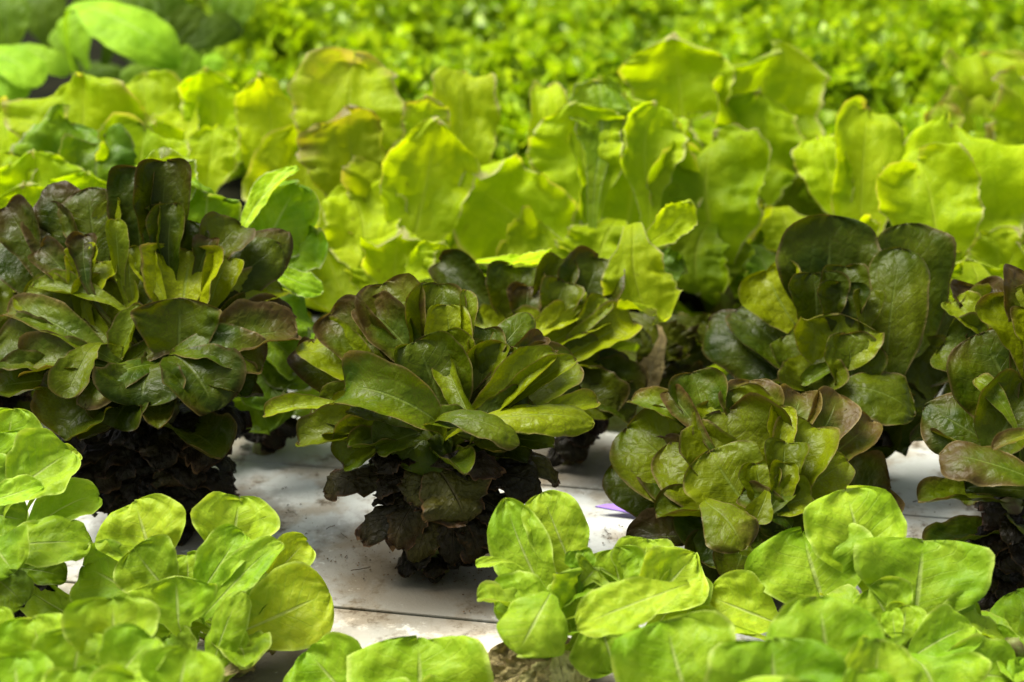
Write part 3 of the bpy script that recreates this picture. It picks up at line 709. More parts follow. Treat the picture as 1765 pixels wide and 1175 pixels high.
lettuce('romaine_lettuce', 'dark lettuce mostly hidden behind the tall dark romaine at the left edge', 'lettuce', RG, 'romaine', C1, 1.62, -30, [
    (-20, 420, 0, 520, 130, -.1, .4, dict(r=.3, g=.35)), (40, 470, 0, 560, 120, .1, .4, dict(r=.3, g=.4, y=.3)),
    (60, 560, -20, 600, 140, .2, .6, dict(r=.3, g=.33)), (-40, 600, -30, 680, 160, .0, .6, dict(r=.3, g=.33)),
    (70, 650, -20, 660, 140, .2, .6, dict(r=.3, g=.3)), (60, 760, -20, 720, 140, .2, .5, dict(r=.3, g=.25)),
    (20, 860, -30, 780, 160, .1, .4, dict(k='dead')), (90, 820, -10, 780, 120, .2, .5, dict(k='dead')),
], spread=.02, stem_h=.14, fill=[dict(n=18, z=(.03, .14), el=(-5, 50), L=(.10, .07), r=.3, g=.33), dict(n=16, z=(.01, .08), el=(-15, 0), L=(.09, .10), k='dead')])

# ---------------------------------------------------------------- pale green butterheads, front row
BG = 'pale green butterhead lettuces in the front row'
C4 = (2.423, 0, 690); C5 = (1.792, 780, 820)
lettuce('butterhead_lettuce', 'pale green butterhead cut off by the left edge, beside the tall dark romaine', 'lettuce', BG, 'butter', C4, 1.30, -10, [
    (55, 35, 20, 270, 240, .1, .2, dict(g=.5)),
    (322, 205, 200, 320, 110, .3, .3, dict(g=.5, y=.4)),
    (300, 210, 60, 380, 270, .0, .5, dict(g=.5, d=-.01, bow=.2)),
    (-60, 140, -20, 340, 300, .25, .2, dict(g=.55)),
    (-100, 260, -20, 480, 260, .2, .3, dict()),
    (110, 500, -30, 470, 150, .1, .3, dict(g=.35)),
    (415, 385, 130, 540, 160, .1, .7, dict(g=.45, bow=.3)),
    (280, 740, 60, 700, 120, .2, .5, dict(g=.28, mat='green')),
    (378, 590, 20, 610, 230, .05, .8, dict(g=.5, bow=.3, cup=0.6)),
    (60, 720, -30, 600, 250, -.1, .7, dict(g=.42, bow=.3)),
    (182, 350, -60, 430, 110, .1, .8, dict(g=.58, d=.03)),
    (100, 850, -20, 740, 150, .1, .4, dict(g=.2, mat='green')),
], spread=.055, stem_h=.09, fill=[dict(n=14, z=(.03, .09), el=(0, 60), L=(.08, .06), wr=.75), dict(n=10, z=(.01, .04), el=(-5, 5), L=(.06, .07), k='dead')])

lettuce('butterhead_lettuce', 'pale green butterhead with a large yellow leaf on its right, before tall dark romaine', 'lettuce', BG, 'butter', C4, 1.235, 375, [
    (1282, 580, 1130, 740, 140, .1, .35, dict(g=.5, y=.8)),
    (1000, 405, 960, 640, 290, .05, .2, dict(g=.58, y=.4)),
    (560, 417, 640, 680, 350, -.05, .2, dict(g=.55, y=.5, cup=0.7)),
    (88, 768, 340, 920, 160, -.2, .5, dict(g=.42, y=.3, eR=.3)),
    (345, 690, 610, 840, 250, -.2, .3, dict(g=.40, mat='butter')),
    (780, 640, 780, 790, 170, 0, .3, dict(g=.5)),
    (560, 618, 700, 790, 230, .1, .2, dict(g=.40)),
    (1010, 545, 840, 800, 170, -.2, .4, dict(g=.50)),
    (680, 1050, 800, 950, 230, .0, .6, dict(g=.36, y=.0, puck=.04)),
    (1170, 575, 860, 890, 145, -.3, .45, dict(g=.50)),
    (1375, 800, 1020, 960, 330, .05, .35, dict(g=.50, y=.95, cup=0.6, eL=.1, d=.0)),
    (735, 735, 745, 930, 270, .05, .25, dict(g=.52, cup=1.5, tipc=.3)),
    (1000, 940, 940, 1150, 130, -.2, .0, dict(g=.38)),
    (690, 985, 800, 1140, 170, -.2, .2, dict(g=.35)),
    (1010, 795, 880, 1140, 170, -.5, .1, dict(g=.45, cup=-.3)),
    (1070, 1105, 930, 1140, 60, .1, .9, dict(k='dry')),
], spread=.055, stem_h=.07, fill=[dict(n=12, z=(.02, .07), el=(5, 60), L=(.08, .06), wr=.75, g=.4), dict(n=7, z=(.006, .02), el=(-3, 5), L=(.035, .045), k='dry')])

lettuce('butterhead_lettuce', 'blurred pale green butterhead filling the bottom left corner', 'lettuce', BG, 'butter', C4, 1.08, 130, [
    (-25, 868, 10, 1100, 140, .2, .2, dict()),
    (130, 905, 180, 1160, 260, .0, .2, dict(g=.48)),
    (470, 825, 470, 1100, 320, .0, .25, dict(g=.5)),
    (340, 965, 300, 1210, 270, .1, .2, dict(g=.5)),
    (640, 985, 460, 1210, 220, -.2, .35, dict(g=.5)),
    (790, 1035, 740, 1280, 270, .1, .3, dict(g=.5)),
    (60, 1065, 80, 1280, 260, .0, .4, dict(g=.48)),
    (330, 1120, 330, 1330, 260, .0, .4, dict(g=.5)), (560, 1150, 480, 1350, 240, .0, .4, dict(g=.5)),
], spread=.055, stem_h=.06, fill=[dict(n=16, z=(.02, .07), el=(0, 55), L=(.09, .06), wr=.75)])

CN = (1.0, 0, 0)
lettuce('butterhead_lettuce', 'pale green butterhead showing only two leaf tops at the bottom edge', 'lettuce', BG, 'butter', CN, 1.13, 670, [
    (528, 1120, 610, 1260, 125, -.1, .2, dict(g=.5)),
    (720, 1098, 725, 1270, 235, .0, .25, dict(g=.5, cup=0.7)),
    (620, 1190, 660, 1290, 130, .0, .3, dict(g=.5)), (800, 1195, 730, 1290, 130, .2, .3, dict(g=.5)), (690, 1200, 690, 1300, 140, .0, .5, dict(g=.5)),
], spread=.045, stem_h=.06, fill=[dict(n=10, z=(.008, .02), el=(0, 20), L=(.045, .035), wr=.75)])

lettuce('butterhead_lettuce', 'pale green butterhead with a pointed left leaf and crumpled dry leaves at its foot', 'lettuce', BG, 'butter', C5, 1.213, 935, [
    (275, 50, 375, 300, 180, .0, .15, dict(g=.52, y=.3, cup=0.7)),
    (605, 193, 580, 360, 180, .1, .3, dict(g=.5, y=.4)),
    (495, 225, 520, 350, 150, .0, .25, dict(g=.45)),
    (158, 68, 290, 380, 165, -.2, .15, dict(g=.50, y=.3, shape='p', eR=-.7)),
    (70, 272, 150, 262, 32, -.1, .6, dict(g=.55, y=.5)),
    (760, 300, 640, 450, 150, .2, .3, dict(g=.52, y=.6)),
    (752, 236, 600, 400, 180, .1, .4, dict(g=.58, y=.6, shape='p')),
    (392, 230, 400, 300, 85, .0, .3, dict(g=.4)),
    (440, 290, 420, 310, 120, .0, .2, dict(g=.4)),
    (130, 400, 300, 390, 160, -.1, .9, dict(g=.5, bow=.3)),
    (455, 283, 410, 470, 250, .1, .15, dict(g=.42, cup=1.4, tipc=.4)),
    (500, 605, 450, 450, 200, .1, .3, dict(g=.36, bow=.2, d=.012)),
    (200, 552, 290, 385, 270, -.1, .45, dict(g=.50, bow=.5, cup=-.7, d=.03)),
    (385, 465, 680, 350, 150, -.05, .8, dict(g=.56, y=.6, bow=-.2, cup=0.9, d=.04)),
    (400, 640, 360, 560, 90, .0, .5, dict(k='dry', g=.9, y=.9, r=0, d=.02)),
    (350, 660, 330, 560, 80, -.1, .4, dict(k='dry', g=.9, y=.9, r=.0, d=.03)),
    (80, 600, 250, 575, 110, -.3, .7, dict(k='dry', d=.01)), (120, 560, 270, 570, 90, -.3, .7, dict(k='dry', g=.4, d=.005)),
    (160, 640, 280, 590, 120, -.3, .5, dict(k='dry', g=.7, d=.02)), (240, 660, 300, 590, 100, -.1, .3, dict(k='dry', g=.8, y=.6, d=.03)),
    (110, 660, 230, 610, 120, -.3, .5, dict(k='dry', g=.5, d=.03)), (300, 680, 320, 600, 110, -.1, .3, dict(k='dry', g=.8, y=.6, d=.035)),
], spread=.045, stem_h=.075, fill=[dict(n=12, z=(.04, .08), el=(10, 60), L=(.06, .05), wr=.75, g=.4), dict(n=12, z=(.006, .03), el=(-5, 8), L=(.04, .05), k='dry', wr=.8)])

lettuce('butterhead_lettuce', 'pale green butterhead with three big fan shaped leaves round a curled heart', 'lettuce', BG, 'butter', C5, 1.197, 1540, [
    (1215, 37, 1280, 300, 310, .0, .2, dict(g=.55, y=.3, cup=.35)),
    (1080, 168, 1150, 400, 340, -.1, .25, dict(g=.52, y=.2, cup=0.8)),
    (788, 370, 990, 450, 170, -.1, .5, dict(g=.55, y=.7)),
    (720, 430, 860, 470, 70, -.1, .6, dict(g=.55, y=.7)),
    (1455, 196, 1430, 430, 380, .0, .3, dict(g=.48, y=.1, cup=0.8)),
    (1290, 345, 1370, 470, 170, -.1, .3, dict(g=.42)),
    (1640, 430, 1480, 520, 150, .2, .5, dict(g=.42)),
    (1400, 398, 1390, 500, 95, .0, .4, dict(g=.5, cup=1.5)),
    (1360, 410, 1370, 500, 60, -.4, .4, dict(g=.5, cup=1.2)),
    (1610, 460, 1420, 560, 130, .1, .6, dict(g=.48, bow=.3)),
    (1745, 625, 1500, 610, 180, .1, .8, dict(g=.48, bow=.3)),
    (1500, 700, 1450, 580, 260, .0, .6, dict(g=.46, bow=.3)),
    (1300, 560, 1360, 520, 100, -.2, .6, dict(g=.36)),
], spread=.055, stem_h=.08, fill=[dict(n=14, z=(.02, .07), el=(0, 50), L=(.09, .06), wr=.75, g=.42), dict(n=8, z=(.006, .02), el=(-3, 5), L=(.05, .06), k='dead')])

lettuce('butterhead_lettuce', 'strongly blurred pale green butterhead at the bottom edge, overlapping the fan leaved one', 'lettuce', BG, 'butter', C5, 1.05, 1350, [
    (660, 443, 740, 720, 360, -.1, .25, dict(g=.46, y=.1, cup=0.7)),
    (1130, 368, 1160, 640, 340, .05, .2, dict(g=.44, y=.0, cup=0.6)),
    (1320, 505, 1290, 720, 200, .2, .3, dict(g=.48)),
    (990, 503, 1000, 740, 390, .0, .3, dict(g=.44, y=.0, cup=0.9)),
    (1265, 600, 1280, 760, 160, .1, .3, dict(g=.46)),
    (820, 660, 880, 800, 300, .0, .5, dict(g=.46)), (1150, 660, 1100, 800, 240, .0, .5, dict(g=.46)),
], spread=.055, stem_h=.06, fill=[dict(n=14, z=(.02, .06), el=(0, 45), L=(.09, .06), wr=.75)])

lettuce('butterhead_lettuce', 'pale green butterhead of which one round leaf shows at the right edge, low down', 'lettuce', BG, 'butter', C5, 1.20, 1800, [
    (1745, 352, 1800, 640, 230, -.1, .25, dict(g=.48, y=.1, cup=0.7)),
    (1880, 420, 1850, 650, 240, .2, .3, dict(g=.48)),
    (1660, 470, 1770, 640, 100, -.3, .3, dict(g=.48)),
    (1780, 560, 1820, 680, 160, .0, .5, dict(g=.48)),
], spread=.045, stem_h=.07, fill=[dict(n=10, z=(.02, .06), el=(0, 50), L=(.08, .06), wr=.75)])

# ---------------------------------------------------------------- green lettuce behind the tall romaine, yellow loose leaf row
LG = 'yellow green loose leaf lettuces in the back rows'
C6 = (2.798, 0, 0); C7 = (1.896, 500, 0); C8 = (2.098, 1065, 0)
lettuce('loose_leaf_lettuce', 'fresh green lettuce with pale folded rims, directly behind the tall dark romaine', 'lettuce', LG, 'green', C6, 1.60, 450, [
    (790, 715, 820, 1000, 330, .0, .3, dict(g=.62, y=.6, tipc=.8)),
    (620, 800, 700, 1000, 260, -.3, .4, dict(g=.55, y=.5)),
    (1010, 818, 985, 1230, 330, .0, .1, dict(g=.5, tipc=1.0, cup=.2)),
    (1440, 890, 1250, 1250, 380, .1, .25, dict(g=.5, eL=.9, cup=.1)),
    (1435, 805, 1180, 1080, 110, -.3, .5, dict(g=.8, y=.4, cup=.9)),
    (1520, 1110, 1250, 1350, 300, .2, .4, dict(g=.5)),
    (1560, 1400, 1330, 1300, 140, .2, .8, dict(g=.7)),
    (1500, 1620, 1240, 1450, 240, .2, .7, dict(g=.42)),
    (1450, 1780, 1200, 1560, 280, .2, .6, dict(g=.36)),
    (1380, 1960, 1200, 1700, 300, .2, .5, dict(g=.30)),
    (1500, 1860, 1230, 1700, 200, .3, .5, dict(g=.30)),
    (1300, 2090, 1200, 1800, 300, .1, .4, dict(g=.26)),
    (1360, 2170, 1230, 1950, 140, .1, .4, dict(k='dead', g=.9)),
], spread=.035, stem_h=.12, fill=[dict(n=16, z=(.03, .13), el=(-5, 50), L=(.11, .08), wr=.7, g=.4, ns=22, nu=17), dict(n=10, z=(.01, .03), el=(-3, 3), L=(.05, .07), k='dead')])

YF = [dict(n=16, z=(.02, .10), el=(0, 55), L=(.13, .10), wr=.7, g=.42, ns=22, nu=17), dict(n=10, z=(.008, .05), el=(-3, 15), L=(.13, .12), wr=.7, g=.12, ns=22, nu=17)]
lettuce('loose_leaf_lettuce', 'broad loose leaf lettuce with rusty leaf rims at the left edge, behind the tall romaine', 'lettuce', LG, 'yellow', C6, 1.76, 90, [
    (20, 470, 60, 1000, 300, -.2, .2, dict(g=.6, r=.4)),
    (395, 362, 350, 900, 560, .0, .12, dict(g=.42, r=.25, y=.2, tipc=.3, lobe=.055)),
    (640, 560, 560, 950, 280, .3, .3, dict(g=.5, r=.2)),
    (320, 540, 290, 980, 420, .1, .2, dict(g=.46, y=.1, mat='green', lobe=.055)),
    (700, 600, 640, 960, 400, .1, .4, dict(g=.46, y=.2)),
    (480, 640, 480, 980, 300, .0, .2, dict(g=.36, y=.0, mat='green')),
    (30, 690, 30, 1100, 260, -.1, .2, dict(g=.42)),
    (170, 740, 230, 1150, 380, -.1, .25, dict(g=.5, y=.2)),
    (430, 840, 350, 1150, 280, .1, .3, dict(g=.5, y=.2)),
    (120, 900, 150, 1200, 400, .0, .3, dict(g=.48, y=.3)),
], spread=.085, stem_h=.10, fill=YF)
lettuce('loose_leaf_lettuce', 'pale ruffled lettuce with two upright leaves, between rusty rimmed and golden ones', 'lettuce', LG, 'yellow', C6, 1.90, 300, [
    (690, 345, 760, 780, 330, -.1, .15, dict(g=.50, y=.6, r=.15, lobe=.08)),
    (1000, 338, 980, 800, 290, .0, .1, dict(g=.62, y=.4, r=.2, lobe=.08, puck=.04)),
    (880, 480, 900, 850, 200, .0, .3, dict(g=.5, y=.7)),
    (1150, 600, 1020, 880, 180, .3, .3, dict(g=.55, y=.6)),
    (1040, 600, 1000, 900, 240, .0, .3, dict(g=.5, y=.6)),
    (760, 600, 820, 950, 260, -.1, .3, dict(g=.5, y=.5)),
], spread=.07, stem_h=.10, fill=YF)
lettuce('loose_leaf_lettuce', 'golden yellow lettuce with brown flecks and toothed leaves, above the centre romaine', 'lettuce', LG, 'yellow', C7, 1.78, 610, [
    (-78, 235, -40, 640, 200, -.2, .15, dict(g=.46, y=.9, lobe=.06)),
    (575, 180, 590, 600, 210, .1, .1, dict(g=.40, y=.8, lobe=.055, r=.15)),
    (205, 172, 190, 580, 330, .0, .15, dict(g=.44, y=.7, r=.35, lobe=.08)),
    (440, 318, 470, 520, 130, .1, .3, dict(g=.5, r=.5)),
    (180, 348, 215, 660, 280, .0, .15, dict(g=.34, y=.9, r=.55, lobe=.07)),
    (40, 425, 60, 900, 330, -.1, .15, dict(g=.46, y=.9, lobe=.08)),
    (350, 480, 330, 740, 260, .0, .3, dict(g=.42, y=.7, r=.4)),
    (-20, 640, 30, 950, 250, -.2, .3, dict(g=.42, y=.8)),
    (480, 392, 400, 800, 290, .15, .12, dict(g=.48, y=.6, lobe=.06, cup=.15)),
    (200, 600, 250, 860, 250, -.1, .4, dict(g=.5, y=.7)),
    (100, 790, 180, 990, 250, .0, .4, dict(g=.36, y=.7)),
    (300, 850, 300, 960, 220, .0, .5, dict(g=.4, y=.6)),
    (365, 745, 340, 930, 240, .0, .3, dict(g=.48, y=.6, tipc=.5, cup=.9, lobe=.055)),
    (500, 800, 400, 900, 120, .2, .6, dict(g=.5, y=.6)),
], spread=.085, stem_h=.10, fill=YF)
lettuce('loose_leaf_lettuce', 'big yellow green lettuce with a brown spotted drooping leaf, right of golden one', 'lettuce', LG, 'yellow', C7, 1.74, 1030, [
    (840, 207, 855, 660, 130, -.1, .1, dict(g=.50, y=.6, r=.35, cup=.7)),
    (1005, 258, 1010, 500, 180, .0, .3, dict(g=.42, mat='green')),
    (935, 340, 970, 640, 300, -.2, .15, dict(g=.48, y=.3, lobe=.055)),
    (1190, 342, 1170, 620, 210, .2, .2, dict(g=.5, y=.3)),
    (1085, 322, 1070, 850, 430, .0, .12, dict(g=.50, y=.25, cup=.35, eL=.7, lobe=.055, puck=.012)),
    (1010, 900, 1050, 740, 250, -.1, .3, dict(g=.42, y=.4)),
    (545, 575, 930, 850, 330, -.1, .35, dict(g=.50, y=.45, cup=.3, lobe=.055, eR=.4)),
    (690, 880, 900, 830, 260, .0, .6, dict(g=.40, y=.6, lobe=.055)),
    (862, 836, 680, 850, 60, .0, .9, dict(g=.9, y=.3, r=.2, d=.09)),
    (1310, 655, 1180, 790, 110, .1, .3, dict(g=.5, y=.6, tipc=.5, d=.09)),
    (1195, 1072, 1120, 800, 230, .1, .15, dict(g=.42, y=.7, r=.2, bow=.1, cup=.4, lobe=.055, d=.095)),
    (1240, 1150, 1180, 1000, 150, .1, .3, dict(g=.2, mat='green')),
    (1290, 900, 1180, 850, 140, .1, .3, dict(g=.25, mat='green')),
    (1150, 1290, 1200, 1165, 95, -.2, .3, dict(k='dry', r=.5, g=.8, y=0, d=.13)),
    (1300, 1160, 1200, 1080, 140, .2, .4, dict(mat='romaine', r=.6, g=.2, d=.08)), (1230, 1230, 1180, 1120, 140, .0, .4, dict(mat='romaine', r=.6, g=.2, d=.085)),
    (1360, 1230, 1260, 1150, 130, .2, .5, dict(mat='romaine', r=.6, g=.2, d=.08)), (1420, 1130, 1300, 1060, 130, .2, .5, dict(mat='romaine', r=.5, g=.2, d=.07)),
    (1400, 1300, 1260, 1220, 130, .2, .6, dict(mat='romaine', r=.7, g=.2, d=.1)), (1240, 1330, 1180, 1220, 150, .0, .5, dict(mat='romaine', r=.7, g=.2, d=.1)),
], spread=.085, stem_h=.10, fill=YF)
lettuce('loose_leaf_lettuce', 'tallest yellow green lettuce with two round upright leaves, right of the top centre', 'lettuce', LG, 'yellow', C8, 1.86, 1240, [
    (205, 131, 240, 520, 340, -.1, .05, dict(g=.44, y=.5, r=.15, lobe=.055)),
    (545, 171, 540, 640, 420, .1, .1, dict(g=.46, y=.3, r=.1, lobe=.015)),
    (300, 400, 270, 560, 100, .2, .3, dict(g=.5, y=.3)),
    (640, 578, 640, 850, 270, .1, .2, dict(g=.30, y=.5, r=.5)),
    (500, 345, 470, 740, 340, .1, .2, dict(g=.52, y=.2, tipc=.5, r=.15)),
    (130, 420, 180, 620, 200, -.2, .3, dict(g=.5, y=.3)),
    (345, 485, 350, 880, 440, .0, .1, dict(g=.40, y=.1, cup=.5, eL=.5, eR=.5, lobe=.055, d=.07)),
    (480, 870, 400, 780, 240, .2, .4, dict(g=.34, y=.5)),
    (640, 930, 600, 780, 220, .0, .4, dict(g=.34, y=.7, r=.4)),
    (300, 1060, 300, 850, 250, .0, .3, dict(g=.22, y=.3, d=.08)),
    (420, 1000, 400, 850, 150, .1, .3, dict(g=.24, y=.3, d=.05)),
    (240, 900, 260, 800, 150, -.1, .3, dict(g=.26, y=.3, d=.05)),
    (560, 1060, 520, 930, 200, .0, .4, dict(g=.36, y=.3, mat='green')),
    (420, 1330, 300, 1250, 240, -.1, .6, dict(g=.45, y=.6, d=.1)),
], spread=.085, stem_h=.10, fill=YF)
lettuce('loose_leaf_lettuce', 'yellow lettuce with one very wide leaf, behind the tall green romaine at right', 'lettuce', LG, 'yellow', C8, 1.73, 1640, [
    (712, 475, 800, 760, 170, -.3, .1, dict(g=.55, y=.4, r=.2, lobe=.055)),
    (910, 343, 880, 860, 250, -.1, .1, dict(g=.50, y=.7, r=.3, lobe=.04, cup=.6)),
    (1400, 560, 1240, 950, 330, .2, .2, dict(g=.46, y=.6, r=.2)),
    (1215, 425, 1190, 980, 500, .0, .1, dict(g=.50, y=.4, cup=.2, lobe=.055)),
    (1080, 560, 1150, 950, 330, -.15, .15, dict(g=.50, y=.5, lobe=.055, d=.03)),
    (780, 800, 860, 950, 260, -.2, .3, dict(g=.42, y=.8)),
    (1450, 870, 1350, 1050, 260, .1, .4, dict(g=.36, y=.6)),
    (1100, 930, 1150, 1060, 260, .0, .5, dict(g=.42, y=.5)),
    (1250, 940, 1280, 1100, 260, .0, .5, dict(g=.42, y=.5)),
    (1300, 1130, 1300, 1000, 220, .0, .4, dict(g=.35, y=.5)),
], spread=.085, stem_h=.10, fill=YF)
lettuce('loose_leaf_lettuce', 'pinkish yellow loose leaf lettuce in the upper right corner', 'lettuce', LG, 'yellow', C8, 1.92, 1745, [
    (1330, 168, 1400, 640, 430, -.1, .12, dict(g=.46, y=.5, r=.45, lobe=.055)),
    (1330, 283, 1350, 640, 360, .0, .2, dict(g=.36, y=.5, r=.6, lobe=.04)),
    (1165, 375, 1180, 540, 130, -.2, .3, dict(g=.40, r=.7)),
    (1500, 420, 1450, 720, 270, .1, .2, dict(g=.40, r=.5)),
    (1560, 260, 1500, 640, 350, .1, .2, dict(g=.42, r=.4)),
    (1440, 640, 1400, 800, 200, .0, .4, dict(g=.42, y=.6)),
], spread=.07, stem_h=.10, fill=YF)

# ---------------------------------------------------------------- broad leaved greens, far left
BL = 'broad leaved greens far left'  # low g on the rear and filler leaves puts their shade into the colour
C9 = (3.916, 0, 0)
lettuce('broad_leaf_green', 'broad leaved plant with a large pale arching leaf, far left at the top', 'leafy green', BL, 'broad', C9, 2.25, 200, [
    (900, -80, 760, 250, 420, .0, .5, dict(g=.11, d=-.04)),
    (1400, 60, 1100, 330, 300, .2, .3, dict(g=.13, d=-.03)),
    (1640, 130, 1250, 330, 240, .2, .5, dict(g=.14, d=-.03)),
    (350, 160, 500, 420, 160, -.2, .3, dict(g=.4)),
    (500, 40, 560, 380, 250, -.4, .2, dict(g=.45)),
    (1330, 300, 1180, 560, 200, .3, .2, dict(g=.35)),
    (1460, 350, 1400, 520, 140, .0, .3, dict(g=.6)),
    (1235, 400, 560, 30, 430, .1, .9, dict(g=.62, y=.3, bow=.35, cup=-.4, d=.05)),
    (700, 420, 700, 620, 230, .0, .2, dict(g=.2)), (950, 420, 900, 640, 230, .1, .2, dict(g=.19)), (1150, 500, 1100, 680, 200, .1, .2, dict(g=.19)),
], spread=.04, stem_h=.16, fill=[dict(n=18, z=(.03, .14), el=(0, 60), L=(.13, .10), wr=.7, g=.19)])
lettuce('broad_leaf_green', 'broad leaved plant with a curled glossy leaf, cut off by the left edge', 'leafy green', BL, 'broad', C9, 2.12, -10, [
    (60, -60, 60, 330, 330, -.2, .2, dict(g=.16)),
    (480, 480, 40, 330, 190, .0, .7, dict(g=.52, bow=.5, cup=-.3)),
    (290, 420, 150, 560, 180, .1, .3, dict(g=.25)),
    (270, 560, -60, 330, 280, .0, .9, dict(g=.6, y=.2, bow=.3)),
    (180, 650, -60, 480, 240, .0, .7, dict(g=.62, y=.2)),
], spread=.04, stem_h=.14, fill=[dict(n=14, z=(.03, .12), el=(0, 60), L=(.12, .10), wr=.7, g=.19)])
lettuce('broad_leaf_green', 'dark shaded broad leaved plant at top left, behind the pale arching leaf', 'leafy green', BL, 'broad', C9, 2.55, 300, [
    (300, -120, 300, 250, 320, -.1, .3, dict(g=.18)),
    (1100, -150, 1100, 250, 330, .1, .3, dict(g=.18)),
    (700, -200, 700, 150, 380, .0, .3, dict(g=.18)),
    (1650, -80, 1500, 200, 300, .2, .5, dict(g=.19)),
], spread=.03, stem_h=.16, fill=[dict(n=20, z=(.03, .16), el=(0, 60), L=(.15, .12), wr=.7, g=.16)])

# ---------------------------------------------------------------- bed of frilly curled lettuce at the back (cannot be counted)
def frilly_bed():
    rng = np.random.RandomState(3)
    allV, allQ, uvs = [], [], []; off = 0
    nx, ny = 5, 3
    gx = np.linspace(-1, 1, nx); gy = np.linspace(0, 1, ny)
    heads = []
    y = 1.98
    while y < 3.9:
        x = -0.62 + (rng.rand()*.08)
        while x < 1.35:
            hx, hy = x+rng.uniform(-.025, .025), y+rng.uniform(-.025, .025)
            left = -.235-(hy-2.0)*.22
            if hx > left: heads.append((hx, hy, rng.uniform(.085, .165), rng.uniform(.062, .088)))
            x += .135
        y += .125
    for (hx, hy, hh, hr) in heads:
        n = 560 if hy < 2.7 else 280
        th = rng.uniform(0, 2*np.pi, n); ct = rng.uniform(-.15, 1, n); st = np.sqrt(np.clip(1-ct**2, 0, 1))
        rad = rng.uniform(.72, 1.06, n)*(1+.10*np.sin(th*5+hx*40))
        d = np.stack([np.cos(th)*st, np.sin(th)*st, ct], 1)
        c = np.array([hx, hy, hh*.45])+d*rad[:, None]*np.array([hr, hr, hh*.62])
        sc = rng.uniform(.008, .017, n)
        ax = d+rng.normal(0, .45, (n, 3)); ax /= np.linalg.norm(ax, axis=1)[:, None]
        rn = rng.normal(size=(n, 3)); bx = np.cross(ax, rn); bx /= np.linalg.norm(bx, axis=1)[:, None]
        cz = np.cross(ax, bx)
        GX, GY = np.meshgrid(gx, gy)
        ph = rng.uniform(0, 6.28, (n, 1)); fq = rng.uniform(1.6, 3.4, (n, 1))
        X = (GX.ravel()[None]*(.35+.65*GY.ravel()[None]))*sc[:, None]*.95
        Y = GY.ravel()[None]*sc[:, None]*1.3
        Z = np.sin(GX.ravel()[None]*fq*2.2+ph)*GY.ravel()[None]*sc[:, None]*.85+ (GY.ravel()[None]**2)*sc[:, None]*.4*np.sin(ph)
        V = c[:, None, :]+X[..., None]*bx[:, None, :]+Y[..., None]*ax[:, None, :]+Z[..., None]*cz[:, None, :]
        V[..., 2] = np.maximum(V[..., 2], .004)
        k = nx*ny; idx = np.arange(k).reshape(ny, nx)
        q = np.stack([idx[:-1, :-1], idx[:-1, 1:], idx[1:, 1:], idx[1:, :-1]], -1).reshape(-1, 4)
        Q = (q[None]+(np.arange(n)*k)[:, None, None]).reshape(-1, 4)+off
        allV.append(V.reshape(-1, 3)); allQ.append(Q); off += n*k
        uv = np.stack([(GX.ravel()+1)/2*.3+.55, GY.ravel()*.5+.2], 1); uvs.append(np.tile(uv, (n, 1)))
        # leaf mass inside the head, so that one cannot look through
    V = np.concatenate(allV); Q = np.concatenate(allQ)
    me = mesh_np('frilly_lettuce_bed', V, Q, np.concatenate(uvs))
    o = link('frilly_lettuce_bed', me, M['frilly'])
    o['kind'] = 'stuff'; o['label'] = 'bright green bed of frilly curled lettuce filling the top of the picture'
    return o
def frilly_material():
    g = G('frilly_lettuce_leaf'); geo = g.n('ShaderNodeNewGeometry'); P = geo.outputs['Position']
    n1 = g.noise(P, 9, 3); n2 = g.noise(P, 60, 3)
    c = g.mix(g.ss(n1, .35, .65), (.15, .29, .001), (.28, .44, .002))
    c = g.mix(g.ss(n2, .40, .75), c, (.46, .62, .03))
    pr = g.n('ShaderNodeBsdfPrincipled'); g.put(pr.inputs['Base Color'], c); pr.inputs['Roughness'].default_value = .4
    pr.inputs['Specular IOR Level'].default_value = .4
    tr = g.n('ShaderNodeBsdfTranslucent'); g.put(tr.inputs['Color'], g.mix(1.0, c, (1.2, 1.1, .4, 1), 'MULTIPLY'))
    ms = g.n('ShaderNodeMixShader'); ms.inputs[0].default_value = .42
    g.t.links.new(pr.outputs[0], ms.inputs[1]); g.t.links.new(tr.outputs[0], ms.inputs[2])
    out = g.n('ShaderNodeOutputMaterial'); g.t.links.new(ms.outputs[0], out.inputs[0]); return g.m
M['frilly'] = frilly_material()
frilly_bed()

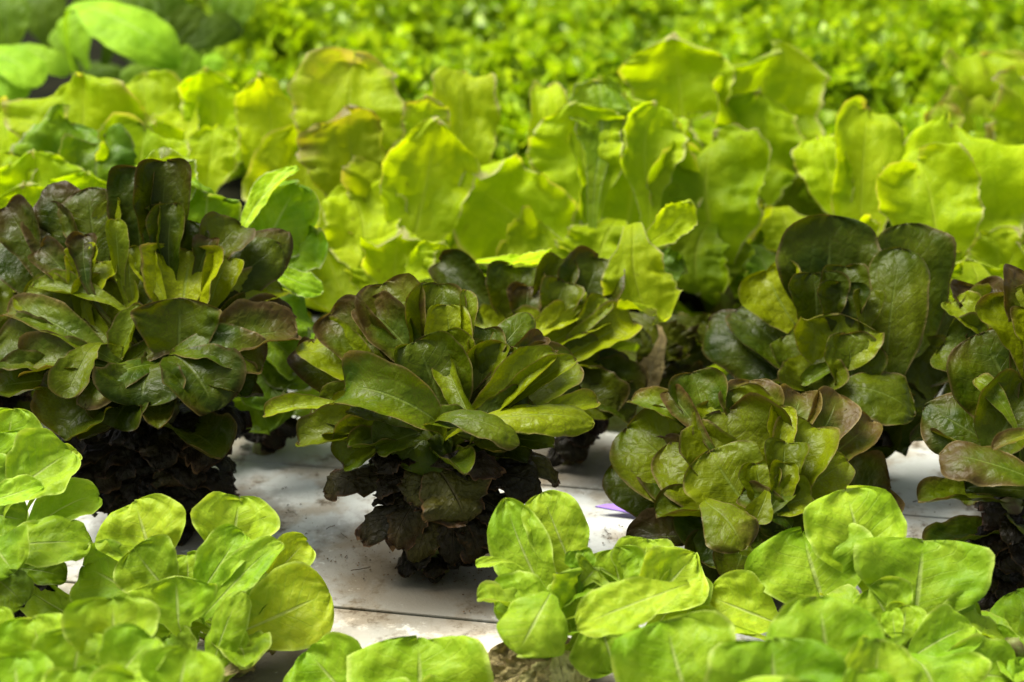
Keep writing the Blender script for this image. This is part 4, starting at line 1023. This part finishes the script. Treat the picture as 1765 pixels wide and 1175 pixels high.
# ---------------------------------------------------------------- small things on the boards
def label_tag():
    a, b = ground(1026, 872, .006), ground(1098, 885, .004); a2 = ground(1098, 866, .006)
    pts = [a, a+(a2-a)*.25+np.array([0, .0012, .0005]), a2, b, a+(b-a)*.3]
    T = np.array([0, 0, .0012]); c = a
    V = [p-c for p in pts]+[p-c-T for p in pts]; n = len(pts)
    F = [list(range(n)), list(range(2*n-1, n-1, -1))]+[[i, i+n, (i+1) % n+n, (i+1) % n] for i in range(n)]
    me = bpy.data.meshes.new('plant_label'); me.from_pydata([tuple(v) for v in V], [], F); me.update()
    o = link('plant_label', me, M['tag'], None, c)
    o['label'] = 'pointed purple plastic plant label lying on the white board beside the brownish rosette'; o['category'] = 'plant label'
label_tag()
def crumbs():
    rng = random.Random(9); V, F = [], []
    def blob(p, r):
        k = len(V); n = 5
        V.append((p[0], p[1], p[2]+r))
        for j in range(n):
            a = j/n*6.283+rng.random(); rr = r*rng.uniform(.6, 1.4)
            V.append((p[0]+rr*math.cos(a), p[1]+rr*math.sin(a), p[2]))
        for j in range(n): F.append((k, k+1+j, k+1+(j+1) % n))
    zones = [(500, 880, 90, 70, 90), (640, 960, 110, 40, 200), (830, 1010, 40, 60, 120), (850, 960, 60, 40, 60), (560, 1000, 120, 90, 40), (1060, 920, 90, 40, 80),
             (1620, 860, 90, 50, 10), (470, 800, 60, 60, 15), (760, 990, 120, 18, 160), (980, 860, 60, 30, 20)]
    for (x, y, sx, sy, n) in zones:
        for _ in range(n//2):
            p = ground(x+rng.gauss(0, .4)*sx, y+rng.gauss(0, .4)*sy)
            blob((p[0], p[1], .0005-.001), rng.choice([.0003, .0004, .0005, .0009]))
    # fine dry rootlets
    for (x, y) in [(580, 905), (600, 930), (655, 895), (1640, 855), (1590, 862), (1010, 930), (1045, 905), (700, 960), (640, 975)]:
        p = ground(x, y); a = rng.uniform(0, 6.28); ln = rng.uniform(.008, .02); prev = None; cx_, cy_ = p[0], p[1]
        for i in range(9):
            a += rng.uniform(-.5, .5); cx_ += math.cos(a)*ln/8; cy_ += math.sin(a)*ln/8
            nx_, ny_ = -math.sin(a)*.0002, math.cos(a)*.0002
            k = len(V); V.extend([(cx_+nx_, cy_+ny_, 0), (cx_, cy_, .0006), (cx_-nx_, cy_-ny_, 0)])
            if prev is not None: F.append((prev, k, k+1)); F.append((prev, k+1, prev+1)); F.append((prev+1, k+1, k+2)); F.append((prev+1, k+2, prev+2))
            prev = k
    me = bpy.data.meshes.new('soil_crumbs'); me.from_pydata(V, [], F)
    o = link('soil_crumbs', me, M['soil']); o['kind'] = 'stuff'; o['label'] = 'dark soil crumbs and fine rootlets scattered on the white boards'
crumbs()
